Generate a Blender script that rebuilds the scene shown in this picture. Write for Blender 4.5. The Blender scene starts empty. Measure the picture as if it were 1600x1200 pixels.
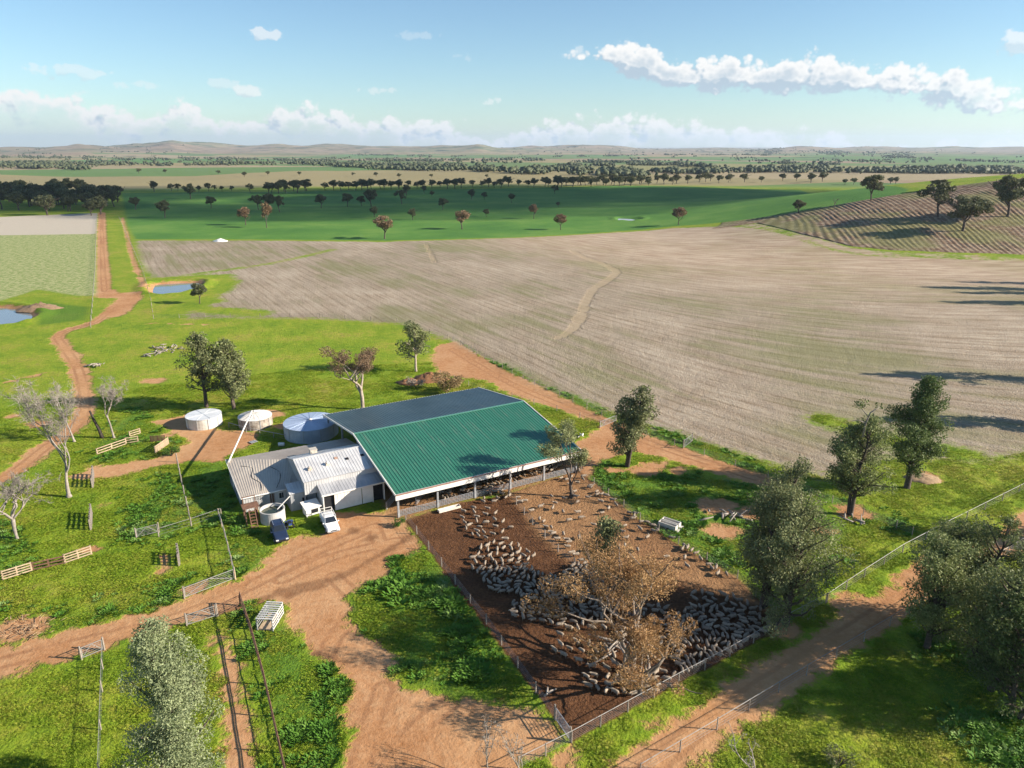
import bpy, bmesh, math, random
import numpy as np
from mathutils import Vector, Matrix

scene = bpy.context.scene
COL = scene.collection
RAD = math.radians

# ------------------------------------------------------------------ camera
F = 1130.0                      # focal length in pixels of a 1600 px wide frame
PITCH = math.atan(372 / F)
EYE = 50.0
cam = bpy.data.objects.new('camera', bpy.data.cameras.new('camera'))
COL.objects.link(cam)
cam.location = (0, 0, EYE)
cam.rotation_euler = (math.pi / 2 - PITCH, 0, 0)
cam.data.sensor_width = 36
cam.data.lens = F * 36 / 1600
cam.data.clip_start = 0.5
cam.data.clip_end = 90000
scene.camera = cam

# ------------------------------------------------------------------ exposure
scene.view_settings.view_transform = 'Standard'
scene.view_settings.look = 'None'
scene.view_settings.exposure = 1.16
scene.view_settings.gamma = 1.0
scene.view_settings.use_curve_mapping = False
scene.cycles.max_bounces = 6
scene.cycles.diffuse_bounces = 2
scene.cycles.glossy_bounces = 2
scene.cycles.transmission_bounces = 3
scene.cycles.transparent_max_bounces = 10
scene.cycles.volume_bounces = 0
scene.cycles.use_denoising = True

# ------------------------------------------------------------------ sun
SUN_EL = RAD(23.5)
SUN_H = Vector((0.9935, -0.114, 0)).normalized()          # horizontal direction TOWARDS the sun
SUN = Vector((SUN_H.x * math.cos(SUN_EL), SUN_H.y * math.cos(SUN_EL), math.sin(SUN_EL)))
sl = bpy.data.lights.new('sun', 'SUN')
sl.energy = 5.0
sl.angle = RAD(0.5)
sl.color = (1.0, 0.90, 0.76)
so = bpy.data.objects.new('sun', sl)
COL.objects.link(so)
so.rotation_euler = (-SUN).to_track_quat('-Z', 'Y').to_euler()
so.location = (200, -50, 300)

# ------------------------------------------------------------------ sky with cumulus bands
world = bpy.data.worlds.new('World')
scene.world = world
world.use_nodes = True
world.cycles.sampling_method = 'MANUAL'
world.cycles.sample_map_resolution = 256
WT = world.node_tree
WT.nodes.clear()
wn, wl = WT.nodes, WT.links

def lnk(a, b): wl.new(a, b)

def wm(op, a, b=None, c=None, clamp=False):
    n = wn.new('ShaderNodeMath'); n.operation = op; n.use_clamp = clamp
    for i, v in enumerate((a, b, c)):
        if v is None: continue
        if isinstance(v, (int, float)): n.inputs[i].default_value = v
        else: lnk(v, n.inputs[i])
    return n.outputs[0]

def wramp(v, pts):
    """piecewise linear function of v through (x, y) points"""
    x0, x1 = pts[0][0], pts[-1][0]
    mr = wn.new('ShaderNodeMapRange'); lnk(v, mr.inputs[0])
    mr.inputs[1].default_value = x0; mr.inputs[2].default_value = x1
    fc = wn.new('ShaderNodeFloatCurve'); lnk(mr.outputs[0], fc.inputs[1])
    ymax = max(abs(p[1]) for p in pts) or 1.0
    cu = fc.mapping.curves[0]
    fc.mapping.use_clip = False
    while len(cu.points) < len(pts): cu.points.new(0.5, 0.5)
    for p, (x, y) in zip(cu.points, pts):
        p.location = ((x - x0) / (x1 - x0), y / ymax)
    fc.mapping.update()
    return wm('MULTIPLY', fc.outputs[0], ymax)

sky = wn.new('ShaderNodeTexSky')
sky.sky_type = 'NISHITA'
sky.sun_disc = False
sky.sun_elevation = SUN_EL
sky.sun_rotation = math.atan2(SUN_H.x, SUN_H.y)
sky.altitude = 300
sky.air_density = 1.0
sky.dust_density = 0.25
sky.ozone_density = 1.6

tc = wn.new('ShaderNodeTexCoord')
sp = wn.new('ShaderNodeSeparateXYZ'); lnk(tc.outputs['Generated'], sp.inputs[0])
AZ = wm('MULTIPLY', wm('ARCTAN2', sp.outputs[0], sp.outputs[1]), 57.2958)
EL = wm('MULTIPLY', wm('ARCSINE', sp.outputs[2]), 57.2958)

def wnoise(az, el, sx, sy, detail, rough, w):
    cb = wn.new('ShaderNodeCombineXYZ')
    lnk(wm('MULTIPLY', az, sx), cb.inputs[0]); lnk(wm('MULTIPLY', el, sy), cb.inputs[1]); cb.inputs[2].default_value = w
    n = wn.new('ShaderNodeTexNoise'); lnk(cb.outputs[0], n.inputs['Vector'])
    n.inputs['Scale'].default_value = 1.0; n.inputs['Detail'].default_value = detail; n.inputs['Roughness'].default_value = rough
    return wm('SUBTRACT', n.outputs[0], 0.5)

def azel(px, py):
    """the direction the photograph shows at this pixel, in degrees"""
    cp, sp_ = math.cos(PITCH), math.sin(PITCH); u = 600 - py
    x, y, z = px - 800, F * cp + u * sp_, -F * sp_ + u * cp
    return math.degrees(math.atan2(x, y)), math.degrees(math.atan2(z, math.hypot(x, y)))
def curve_px(pts, lo, hi, ends):
    return [(-180, ends[0])] + [(lo, ends[0])] * (lo is not None) + [azel(*p) for p in pts] + [(hi, ends[1])] * (hi is not None) + [(180, ends[1])]
TOP2 = [(930, 84), (960, 68), (1005, 70), (1045, 92), (1085, 100), (1140, 86), (1190, 98), (1240, 88), (1295, 90), (1345, 104), (1400, 104), (1440, 108), (1480, 108), (1540, 130), (1600, 142)]
BASE2 = [(930, 92), (960, 112), (1000, 132), (1060, 146), (1150, 150), (1250, 151), (1330, 152), (1400, 162), (1500, 174), (1600, 184)]
TOP1 = [(0, 120), (60, 122), (90, 128), (150, 148), (210, 166), (265, 150), (330, 160), (400, 166), (462, 152), (520, 164), (610, 172), (700, 182), (800, 192), (850, 182), (950, 174), (1035, 174), (1100, 182), (1200, 192), (1400, 202), (1600, 206)]
WISPS = [(415, 54, 26, 9, .55), (385, 142, 22, 10, .6), (100, 112, 48, 9, .4), (215, 132, 32, 6, .35), (350, 134, 22, 9, .35), (655, 55, 24, 6, .25), (720, 92, 15, 7, .25), (590, 143, 28, 6, .4), (768, 158, 15, 7, .5), (905, 80, 14, 10, .4), (1590, 68, 26, 16, .6)]

def billow(az, el, sx, sy, w):
    cb = wn.new('ShaderNodeCombineXYZ')
    lnk(wm('MULTIPLY', az, sx), cb.inputs[0]); lnk(wm('ADD', wm('MULTIPLY', el, sy), w), cb.inputs[1])
    v = wn.new('ShaderNodeTexVoronoi'); v.voronoi_dimensions = '2D'; v.feature = 'F1'; lnk(cb.outputs[0], v.inputs['Vector'])
    v.inputs['Scale'].default_value = 1.0; v.inputs['Detail'].default_value = 2.0; v.inputs['Roughness'].default_value = .55; v.inputs['Lacunarity'].default_value = 2.4
    return wm('SUBTRACT', .42, v.outputs['Distance'])

def density(az, el):
    fine = wnoise(az, el, 1.1, 1.3, 5, .62, 3.1)
    puff = billow(az, el, .52, .62, 3.7)
    rough_ = wm('ADD', wm('MULTIPLY', puff, 2.3), wm('MULTIPLY', fine, 1.1))
    # the long cumulus row on the right of the frame, falling towards the right
    tp = wramp(az, [(-180, 4.0)] + [azel(x, y) for x, y in TOP2] + [(60, 3.6), (180, 4.0)])
    bs = wramp(az, [(-180, 4.6)] + [azel(x, y) for x, y in BASE2] + [(60, 3.0), (180, 4.6)])
    half = wm('MULTIPLY', wm('SUBTRACT', tp, bs), .5)
    up = wm('SUBTRACT', el, wm('ADD', bs, half))
    d2 = wm('SUBTRACT', half, wm('ADD', wm('MAXIMUM', up, 0), wm('MULTIPLY', wm('MINIMUM', up, 0), -1.25)))
    d2 = wm('ADD', wm('ADD', wm('MULTIPLY', d2, 1.35), .62), wm('MULTIPLY', rough_, .66))
    d2 = wm('SUBTRACT', d2, wm('MULTIPLY', wm('LESS_THAN', half, .1), 3))
    # the far bank along the horizon, tall on the left
    t1 = wramp(az, [(-180, 2.2), (-60, 3.4)] + [azel(x, y) for x, y in TOP1] + [(60, 1.2), (180, 2.2)])
    d1 = wm('ADD', wm('SUBTRACT', t1, el), wm('MULTIPLY', rough_, .62))
    d = wm('MAXIMUM', d1, d2)
    for x, y, rx, ry, s in WISPS:
        a, e = azel(x, y); k = .0475
        u = wm('MULTIPLY', wm('SUBTRACT', az, a), 1 / (rx * k)); v = wm('MULTIPLY', wm('SUBTRACT', el, e), 1 / (ry * k))
        q = wm('ADD', wm('MULTIPLY', u, u), wm('MULTIPLY', v, v))
        p = wm('ADD', wm('MULTIPLY', wm('SUBTRACT', .9, q), s), wm('MULTIPLY', fine, 2.8))
        d = wm('MAXIMUM', d, wm('MINIMUM', p, s * .5))
    return d

d0 = density(AZ, EL)
dl = density(wm('ADD', AZ, .45), wm('ADD', EL, .60))
def wsmooth(v, a, b):
    mr = wn.new('ShaderNodeMapRange'); mr.interpolation_type = 'SMOOTHSTEP'
    lnk(v, mr.inputs[0]); mr.inputs[1].default_value = a; mr.inputs[2].default_value = b
    return mr.outputs[0]
deep1 = wm('MULTIPLY', wsmooth(d0, .55, 1.9), wsmooth(EL, 4.2, 2.0))
alpha = wm('MULTIPLY', wsmooth(d0, -.05, .55), wm('SUBTRACT', .95, wm('MULTIPLY', deep1, .62)))
lit = wsmooth(wm('SUBTRACT', d0, dl), -.45, .55)
deep = wsmooth(d0, .7, 2.2)                       # far inside the bank: flat grey-blue
lit = wm('MULTIPLY', lit, wm('SUBTRACT', 1, wm('MULTIPLY', deep, .75)))
cc = wn.new('ShaderNodeMix'); cc.data_type = 'RGBA'
lnk(lit, cc.inputs[0])
cc.inputs[6].default_value = (3.3, 4.05, 4.75, 1)
cc.inputs[7].default_value = (7.0, 6.85, 6.65, 1)
# the sky itself: a slightly deeper blue than the model's horizon white
tint = wn.new('ShaderNodeMix'); tint.data_type = 'RGBA'; tint.blend_type = 'MULTIPLY'
tint.inputs[0].default_value = 1.0
lnk(sky.outputs[0], tint.inputs[6]); tint.inputs[7].default_value = (.80, .955, 1.05, 1)
mx = wn.new('ShaderNodeMix'); mx.data_type = 'RGBA'
lnk(alpha, mx.inputs[0]); lnk(tint.outputs[2], mx.inputs[6]); lnk(cc.outputs[2], mx.inputs[7])
bg = wn.new('ShaderNodeBackground'); bg.inputs[1].default_value = 0.068
lnk(mx.outputs[2], bg.inputs[0])
wo = wn.new('ShaderNodeOutputWorld'); lnk(bg.outputs[0], wo.inputs[0])

# ------------------------------------------------------------------ helpers: noise, terrain height, pixel -> place
def _h(ix, iy, s):
    h = (ix.astype(np.int64) * 374761393 + iy.astype(np.int64) * 668265263 + s * 1442695041) & 0x7fffffff
    h = ((h ^ (h >> 13)) * 1274126177) & 0x7fffffff
    return ((h ^ (h >> 16)) & 0xffff) / 65535.0
def vnoise(x, y, s=0):
    x = np.asarray(x, float); y = np.asarray(y, float)
    ix = np.floor(x); iy = np.floor(y); fx = x - ix; fy = y - iy
    fx = fx * fx * (3 - 2 * fx); fy = fy * fy * (3 - 2 * fy)
    a = _h(ix, iy, s); b = _h(ix + 1, iy, s); c = _h(ix, iy + 1, s); d = _h(ix + 1, iy + 1, s)
    return (a * (1 - fx) + b * fx) * (1 - fy) + (c * (1 - fx) + d * fx) * fy
def fbm(x, y, s=0, o=4):
    r = 0; a = .5
    for i in range(o):
        r = r + a * vnoise(x, y, s + i); x = x * 2.03 + 11.3; y = y * 2.03 + 7.7; a *= .5
    return r
def sstep(a, b, v):
    t = np.clip((v - a) / (b - a), 0, 1); return t * t * (3 - 2 * t)

HX = [-1e5, 60, 98, 145, 210, 293, 400, 520, 800, 1e5]
HZ = [0, 0, 1.6, 7.2, 19.5, 30.0, 38, 38, 8, 0]
PEAKS = [(20, 223, 9000, 60), (130, 219.5, 8500, 40), (215, 221, 9500, 40), (270, 219, 8800, 30), (330, 220, 9500, 45), (430, 221, 9000, 50),
         (510, 221, 9800, 40), (600, 225, 9000, 60), (690, 223.5, 8600, 40), (747, 220.5, 8200, 22), (830, 224, 9200, 40), (900, 223.5, 9500, 40),
         (960, 224, 9800, 30), (1120, 226, 10500, 60), (1255, 222.5, 8800, 45), (1350, 224.5, 10500, 60), (1480, 225, 11500, 60), (1590, 225.5, 11500, 50)]
def H(x, y):
    x = np.asarray(x, float); y = np.asarray(y, float)
    hx = np.interp(x, HX, HZ)
    hx = (hx + np.interp(x - 18, HX, HZ) + np.interp(x + 18, HX, HZ)) / 3
    z = hx * sstep(285, 455, y) * (1 - sstep(470, 760, y))
    r = np.hypot(x, y)
    z = z + (fbm(x / 260, y / 260, 5, 3) - .44) * 9 * sstep(430, 900, r)
    z = z + (fbm(x / 1500, y / 1500, 9, 4) - .47) * 60 * sstep(2600, 7000, r)
    pxa = 800 + np.where(y > 1, F * 1.05 * x / np.maximum(y, 1), 1e6 * np.sign(x))
    for p, ty, d, w in PEAKS:
        hgt = 30 + (228 - ty) / F * d * .65
        z = z + hgt * np.exp(-(np.abs(pxa - p) / (w * 1.35)) ** 1.6) * np.exp(-((r - d) / 1300.0) ** 2) * (.42 + 1.0 * fbm(x / 520, y / 520, 3, 5))
    z = z - 12 * sstep(900, 4000, r)
    return z

CP, SP = math.cos(PITCH), math.sin(PITCH)
def ray(px, py):
    u = 600 - py
    return np.array([px - 800.0, F * CP + u * SP, -F * SP + u * CP])
def G(px, py, z=0.0):
    """the place at height z that the photograph shows at this pixel"""
    d = ray(px, py); t = (z - EYE) / d[2]
    return Vector((d[0] * t, d[1] * t, z))
def T(px, py):
    """the place on the terrain that the photograph shows at this pixel"""
    d = ray(px, py); d = d / np.hypot(d[0], d[1])
    t = 35 * 1.0035 ** np.arange(1900)
    below = EYE + d[2] * t < H(d[0] * t, d[1] * t)
    k = int(np.argmax(below)) if below.any() else len(t) - 1
    x, y = d[0] * t[k], d[1] * t[k]
    if abs(float(H(x, y))) < .02:
        return G(px, py)
    return Vector((x, y, float(H(x, y))))

# ------------------------------------------------------------------ materials
def new_mat(name):
    m = bpy.data.materials.new(name); m.use_nodes = True
    m.node_tree.nodes.clear()
    return m
class NT:
    def __init__(self, m): self.t = m.node_tree; self.n = self.t.nodes; self.l = self.t.links
    def node(self, k, **kw):
        n = self.n.new(k)
        for a, b in kw.items(): setattr(n, a, b)
        return n
    def set(self, sock, v):
        if v is None: return
        if hasattr(v, 'is_output') or isinstance(v, bpy.types.NodeSocket): self.l.new(v, sock)
        else: sock.default_value = v
    def math(self, op, a, b=None, clamp=False):
        n = self.node('ShaderNodeMath', operation=op, use_clamp=clamp)
        self.set(n.inputs[0], a); self.set(n.inputs[1], b)
        return n.outputs[0]
    def noise(self, vec, scale, detail=3, rough=.55, dist=0):
        n = self.node('ShaderNodeTexNoise')
        self.set(n.inputs['Vector'], vec); n.inputs['Scale'].default_value = scale
        n.inputs['Detail'].default_value = detail; n.inputs['Roughness'].default_value = rough; n.inputs['Distortion'].default_value = dist
        return n.outputs[0]
    def step(self, v, a, b):
        n = self.node('ShaderNodeMapRange', interpolation_type='SMOOTHSTEP')
        self.set(n.inputs[0], v); n.inputs[1].default_value = a; n.inputs[2].default_value = b
        return n.outputs[0]
    def mix(self, f, a, b, blend='MIX'):
        n = self.node('ShaderNodeMix', data_type='RGBA', blend_type=blend)
        self.set(n.inputs[0], f)
        for s, v in ((n.inputs[6], a), (n.inputs[7], b)):
            self.set(s, v if not isinstance(v, tuple) else (*v[:3], 1))
        return n.outputs[2]
    def ramp(self, v, stops, interp='LINEAR'):
        n = self.node('ShaderNodeValToRGB'); n.color_ramp.interpolation = interp
        e = n.color_ramp.elements
        while len(e) < len(stops): e.new(0.5)
        for k, (p, c) in zip(e, stops): k.position = p; k.color = (*c[:3], 1)
        self.set(n.inputs[0], v)
        return n.outputs[0]
    def attr(self, name):
        n = self.node('ShaderNodeAttribute', attribute_name=name); return n.outputs['Fac']
    def bump(self, h, dist=.05, strength=1):
        n = self.node('ShaderNodeBump'); n.inputs['Distance'].default_value = dist; n.inputs['Strength'].default_value = strength
        self.set(n.inputs['Height'], h); return n.outputs[0]
    def out(self, sh):
        o = self.node('ShaderNodeOutputMaterial'); self.l.new(sh, o.inputs[0])
    def bsdf(self, col, rough=.8, metal=0, normal=None, spec=.3):
        b = self.node('ShaderNodeBsdfPrincipled')
        self.set(b.inputs['Base Color'], (*col[:3], 1) if isinstance(col, tuple) else col)
        self.set(b.inputs['Roughness'], rough); b.inputs['Metallic'].default_value = metal
        b.inputs['Specular IOR Level'].default_value = spec
        if normal is not None: self.l.new(normal, b.inputs['Normal'])
        return b.outputs[0]

_mats = {}
def mat(name, c1, c2=None, rough=.7, metal=0, scale=2.0, spec=.3, bump=0, vary=.12):
    """plain procedural material: two tones in noise, a little difference from object to object"""
    if name in _mats: return _mats[name]
    m = new_mat(name); k = NT(m)
    c2 = c2 or tuple(v * .72 for v in c1)
    pos = k.node('ShaderNodeTexCoord').outputs['Object']
    n = k.noise(pos, scale, 5, .6)
    col = k.mix(k.step(n, .3, .7), c1, c2)
    rnd = k.node('ShaderNodeObjectInfo').outputs['Random']
    v = k.math('ADD', k.math('MULTIPLY', rnd, 2 * vary), 1 - vary)
    hv = k.node('ShaderNodeHueSaturation'); k.set(hv.inputs['Value'], v); k.l.new(col, hv.inputs['Color'])
    nb = k.bump(k.noise(pos, scale * 6, 3), bump) if bump else None
    k.out(k.bsdf(hv.outputs[0], rough, metal, nb, spec))
    _mats[name] = m
    return m

def leaf_mat(name, dark, light, trans=.25, rough=.6):
    if name in _mats: return _mats[name]
    m = new_mat(name); k = NT(m)
    g = k.node('ShaderNodeNewGeometry')
    pos = k.node('ShaderNodeTexCoord').outputs['Object']
    a = k.noise(pos, .55, 3, .6)
    f = k.math('ADD', k.math('MULTIPLY', g.outputs['Random Per Island'], .55), k.math('MULTIPLY', k.step(a, .3, .7), .5))
    col = k.mix(f, dark, light)
    rnd = k.node('ShaderNodeObjectInfo').outputs['Random']
    hv = k.node('ShaderNodeHueSaturation'); k.l.new(col, hv.inputs['Color'])
    k.set(hv.inputs['Value'], k.math('ADD', k.math('MULTIPLY', rnd, .3), .85))
    d = k.bsdf(hv.outputs[0], rough, 0, None, .25)
    t = k.node('ShaderNodeBsdfTranslucent'); k.l.new(hv.outputs[0], t.inputs[0])
    mxs = k.node('ShaderNodeMixShader'); mxs.inputs[0].default_value = trans
    k.l.new(d, mxs.inputs[1]); k.l.new(t.outputs[0], mxs.inputs[2])
    k.out(mxs.outputs[0])
    _mats[name] = m
    return m

# ------------------------------------------------------------------ ground: one continuous sheet, split by what covers it
DIRT = [  # the yard and the drive
    [(-60, 1032), (0, 1012), (110, 985), (250, 950), (350, 912), (400, 893), (440, 852), (470, 836), (497, 838), (520, 822), (500, 800), (545, 797), (620, 803),
     (640, 828), (662, 850), (640, 872), (618, 872), (606, 900), (580, 908), (540, 930), (545, 962), (562, 990), (600, 1012), (618, 1040), (600, 1058),
     (640, 1075), (700, 1092), (770, 1093), (830, 1108), (865, 1130), (892, 1160), (812, 1198), (780, 1240), (530, 1240), (545, 1150), (528, 1100), (556, 1070),
     (510, 1040), (482, 1010), (457, 975), (450, 945), (400, 937), (380, 946), (330, 963), (200, 1004), (100, 1036), (0, 1058), (-60, 1072)],
    [(680, 540), (715, 532), (732, 545), (800, 583), (940, 648), (1010, 679), (1100, 710), (1200, 743), (1245, 765), (1200, 762), (1100, 735), (1030, 712), (985, 705),
     (935, 722), (920, 755), (893, 752), (888, 702), (945, 662), (870, 640), (795, 615), (760, 594), (700, 588), (680, 580), (676, 560)],
    [(232, 658), (290, 648), (340, 672), (380, 672), (405, 676), (400, 690), (358, 712), (350, 722), (300, 722), (270, 724), (190, 742), (150, 748), (110, 745), (150, 730), (265, 712), (300, 690)],
    [(345, 1010), (362, 1020), (376, 1045), (384, 1090), (408, 1240), (345, 1240), (350, 1110), (340, 1045)],
    [(1430, 870), (1520, 850), (1600, 800), (1660, 770), (1660, 845), (1560, 870), (1470, 930), (1400, 935), (1390, 905)],
]
BANDS = [  # tracks: (points, half width in metres)
    ([(159, 332), (160, 400), (163, 455)], 2.6), ([(163, 455), (172, 462), (205, 462), (175, 492)], 4.0), ([(192, 340), (205, 395), (226, 450)], 1.2),
    ([(175, 480), (150, 502), (112, 514), (90, 524), (100, 542), (120, 572), (130, 605), (132, 640), (115, 668), (70, 700), (25, 735), (-40, 770)], 2.0),
    ([(1000, 1215), (1090, 1140), (1180, 1080), (1300, 1005), (1400, 942), (1450, 905)], 2.3),
    ([(500, 1000), (560, 1020)], 1.0), ([(893, 391), (912, 401), (940, 411), (958, 420), (963, 427), (950, 438), (928, 452), (916, 472), (908, 495), (894, 515), (872, 528)], 1.75),
    ([(665, 380), (680, 410)], 1.0), ([(0, 600), (60, 585)], .8), ([(225, 505), (320, 507)], .7), ([(255, 860), (258, 880), (250, 895)], .5)]
SPOTS = [(35, 980, 3.2), (240, 595, 3.0), (300, 920, 1.6), (335, 1000, 1.4), (140, 858, 1.5), (1020, 728, 2.5), (1120, 790, 3.6), (1180, 800, 3.2), (1130, 830, 2.8), (1330, 800, 3.4), (1450, 745, 2.2),
         (1330, 940, 2.6), (1225, 985, 2.0), (1015, 1130, 1.0), (1045, 1160, 1.0), (880, 1185, 1.5), (310, 915, 1.3), (60, 662, 2.5), (420, 648, 3.2), (445, 665, 2.2), (20, 650, 1.6), (265, 680, 1.2),
         (1010, 735, 3.0), (1060, 735, 2.0), (960, 735, 2.2), (1290, 830, 1.5), (160, 790, .8)]
PEN1 = [(632, 812), (720, 784), (792, 772), (851, 752), (905, 733), (928, 755), (1000, 812), (1060, 850), (1152, 903), (1212, 962), (1212, 986), (1140, 1026), (1060, 1068), (893, 1160)]
PEN2 = [(792, 772), (851, 752), (905, 733), (928, 755), (1000, 812), (1060, 850), (1152, 903), (1205, 955), (1140, 930), (1050, 905), (985, 915), (925, 908), (872, 862), (832, 820)]
SHEDFLOOR = [(632, 812), (720, 784), (792, 772), (851, 752), (905, 733), (890, 690), (770, 640), (560, 680), (600, 795)]
STUB = [(213, 376), (222, 410), (238, 434), (300, 430), (360, 428), (378, 440), (340, 468), (290, 492), (300, 497), (480, 496), (620, 504), (690, 526), (735, 545), (850, 600), (940, 636),
        (1000, 658), (1200, 722), (1290, 745), (1350, 722), (1430, 712), (1530, 718), (1680, 690), (1900, 640), (1900, 400), (1600, 405), (1480, 398), (1400, 396), (1330, 388), (1250, 366), (1180, 350), (1050, 357), (960, 364), (800, 372), (600, 378), (400, 376)]
STUBGREEN = [([(290, 400 + 30), (380, 418), (440, 408), (520, 390)], 1.8), ([(1250, 374), (1330, 396), (1450, 402), (1640, 408)], 1.6), ([(1090, 353), (1180, 356), (1240, 368)], 2.0), ([(330, 470), (300, 480), (400, 490)], 5),
             ([(1290, 655), (1400, 690), (1520, 712)], 3.0)]
CROP = [(196, 334), (198, 352), (212, 374), (400, 374), (600, 376), (800, 371), (960, 362), (1050, 354), (1180, 342), (1400, 330), (1420, 296), (1250, 297), (1000, 290), (700, 296), (400, 300), (190, 302)]
PALE = [(-420, 372), (150, 366), (150, 462), (120, 462), (60, 452), (0, 470), (-420, 520)]
CHAFF = [(-420, 342), (0, 339), (152, 333), (150, 366), (-420, 372)]
WEEDS = [[(622, 850), (660, 858), (700, 900), (760, 965), (862, 1112), (830, 1100), (770, 1088), (700, 1088), (640, 1065), (620, 1040), (600, 1008), (560, 985), (545, 955), (545, 930), (600, 905)],
         [(205, 765), (262, 742), (284, 735), (298, 818), (270, 838), (212, 842), (200, 800)],
         [(384, 952), (450, 985), (500, 1040), (545, 1080), (530, 1120), (540, 1240), (446, 1240), (410, 1080)],
         [(930, 760), (1000, 740), (1130, 745), (1280, 790), (1330, 830), (1280, 900), (1210, 940), (1150, 895), (1060, 845)],
         [(340, 830), (372, 808), (400, 840), (420, 860), (400, 890), (370, 900)],
         [(350, 840), (372, 760), (362, 725), (330, 720), (290, 730), (300, 815)],
         [(1420, 985), (1500, 1000), (1600, 1080), (1700, 1200), (1560, 1200), (1440, 1050)],
         [(210, 640), (265, 690), (240, 712), (150, 715), (140, 700)], [(0, 820), (40, 850), (20, 900), (-40, 920), (-60, 840)],
         [(0, 960), (60, 975), (330, 900), (300, 930), (180, 965), (0, 1008), (-40, 1015)],
         [(905, 690), (990, 740), (960, 760), (920, 752)], [(1010, 650), (1200, 728), (1420, 820), (1400, 828), (1200, 752), (1000, 678)],
         [(60, 470), (140, 480), (130, 500), (60, 508)], [(720, 527), (800, 565), (940, 632), (1000, 660), (1000, 678), (940, 650), (800, 585), (730, 545)]]
WET = [([(330, 965), (398, 942), (440, 924), (480, 913), (520, 905), (560, 886), (600, 863), (640, 838)], .55), ([(500, 915), (470, 922), (450, 930)], .7), ([(553, 829), (555, 831)], .7), ([(575, 842), (585, 838)], .6), ([(440, 1005), (520, 1030)], .35)]
RUTS = [[(-60, 1050), (0, 1036), (110, 1008), (250, 973), (350, 935), (420, 900), (480, 868), (540, 842), (585, 822)], [(585, 826), (600, 880), (570, 940), (520, 1000), (500, 1060)], [(600, 1075), (580, 1130), (560, 1210)], [(700, 1100), (640, 1150), (600, 1215)], [(520, 900), (560, 940), (600, 1000)], [(440, 905), (520, 870), (620, 845)],
        [(159, 332), (160, 400), (163, 455)], [(175, 480), (150, 502), (112, 514), (90, 524), (100, 542), (120, 572), (130, 605), (132, 640), (115, 668), (70, 700), (25, 735), (-40, 770)],
        [(1000, 1215), (1090, 1140), (1180, 1080), (1300, 1005), (1400, 942), (1480, 895), (1600, 822)], [(705, 545), (800, 600), (940, 658), (1010, 690), (1200, 753)]]
DAMS = [([(-90, 478), (0, 479), (38, 484), (52, 492), (40, 500), (0, 507), (-90, 515)], -.9), ([(241, 443), (308, 440), (310, 447), (290, 455), (240, 458)], -.8),
        ([(965, 341), (990, 340.5), (1002, 342.5), (990, 345), (968, 344.5)], -.5)]

def wpoly(pts): return [tuple(T(*p)[:2]) for p in pts]
def seg_dist(X, Y, a, b):
    dx, dy = b[0] - a[0], b[1] - a[1]; L = dx * dx + dy * dy + 1e-9
    t = np.clip(((X - a[0]) * dx + (Y - a[1]) * dy) / L, 0, 1)
    return np.hypot(X - a[0] - t * dx, Y - a[1] - t * dy)
LIM = 12.0
def sd_poly(P, X, Y):
    out = np.full(X.shape, -LIM)
    xs = [p[0] for p in P]; ys = [p[1] for p in P]
    s = (X > min(xs) - LIM) & (X < max(xs) + LIM) & (Y > min(ys) - LIM) & (Y < max(ys) + LIM)
    x, y = X[s], Y[s]
    d = np.full(x.shape, 1e9); ins = np.zeros(x.shape, bool)
    for a, b in zip(P, P[1:] + P[:1]):
        d = np.minimum(d, seg_dist(x, y, a, b))
        if a[1] != b[1]:
            c = ((a[1] > y) != (b[1] > y)) & (x < (b[0] - a[0]) * (y - a[1]) / (b[1] - a[1]) + a[0])
            ins ^= c
    out[s] = np.clip(np.where(ins, d, -d), -LIM, LIM)
    return out
def sd_band(P, w, X, Y):
    out = np.full(X.shape, -LIM)
    xs = [p[0] for p in P]; ys = [p[1] for p in P]; m = LIM + w
    s = (X > min(xs) - m) & (X < max(xs) + m) & (Y > min(ys) - m) & (Y < max(ys) + m)
    d = np.full(X[s].shape, 1e9)
    for a, b in zip(P, P[1:]): d = np.minimum(d, seg_dist(X[s], Y[s], a, b))
    out[s] = np.clip(w - d, -LIM, LIM)
    return out
def smooth_line(P, n=6):
    """Catmull-Rom through the points"""
    Q = [P[0]] + list(P) + [P[-1]]; out = []
    for i in range(1, len(Q) - 2):
        p0, p1, p2, p3 = (np.array(Q[i + k][:2], float) for k in (-1, 0, 1, 2))
        for k in range(n):
            t = k / n
            out.append(tuple(.5 * (2 * p1 + (p2 - p0) * t + (2 * p0 - 5 * p1 + 4 * p2 - p3) * t * t + (3 * p1 - p0 - 3 * p2 + p3) * t ** 3)))
    out.append(tuple(P[-1][:2]))
    return out

W_DIRT = [wpoly(p) for p in DIRT]; W_BANDS = [(smooth_line(wpoly(p)), w) for p, w in BANDS]
W_SPOTS = [(T(a, b), r) for a, b, r in SPOTS]
W_PEN1, W_PEN2, W_FLOOR, W_STUB, W_CROP, W_PALE, W_CHAFF = (wpoly(p) for p in (PEN1, PEN2, SHEDFLOOR, STUB, CROP, PALE, CHAFF))
W_SG = [(smooth_line(wpoly(p)), w) for p, w in STUBGREEN]
W_WEEDS = [wpoly(p) for p in WEEDS]; W_WET = [(smooth_line(wpoly(p)), w) for p, w in WET]
W_RUTS = [smooth_line(wpoly(p)) for p in RUTS]
W_DAMS = [(smooth_line(wpoly(p) + wpoly(p[:1])), z) for p, z in DAMS]

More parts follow.
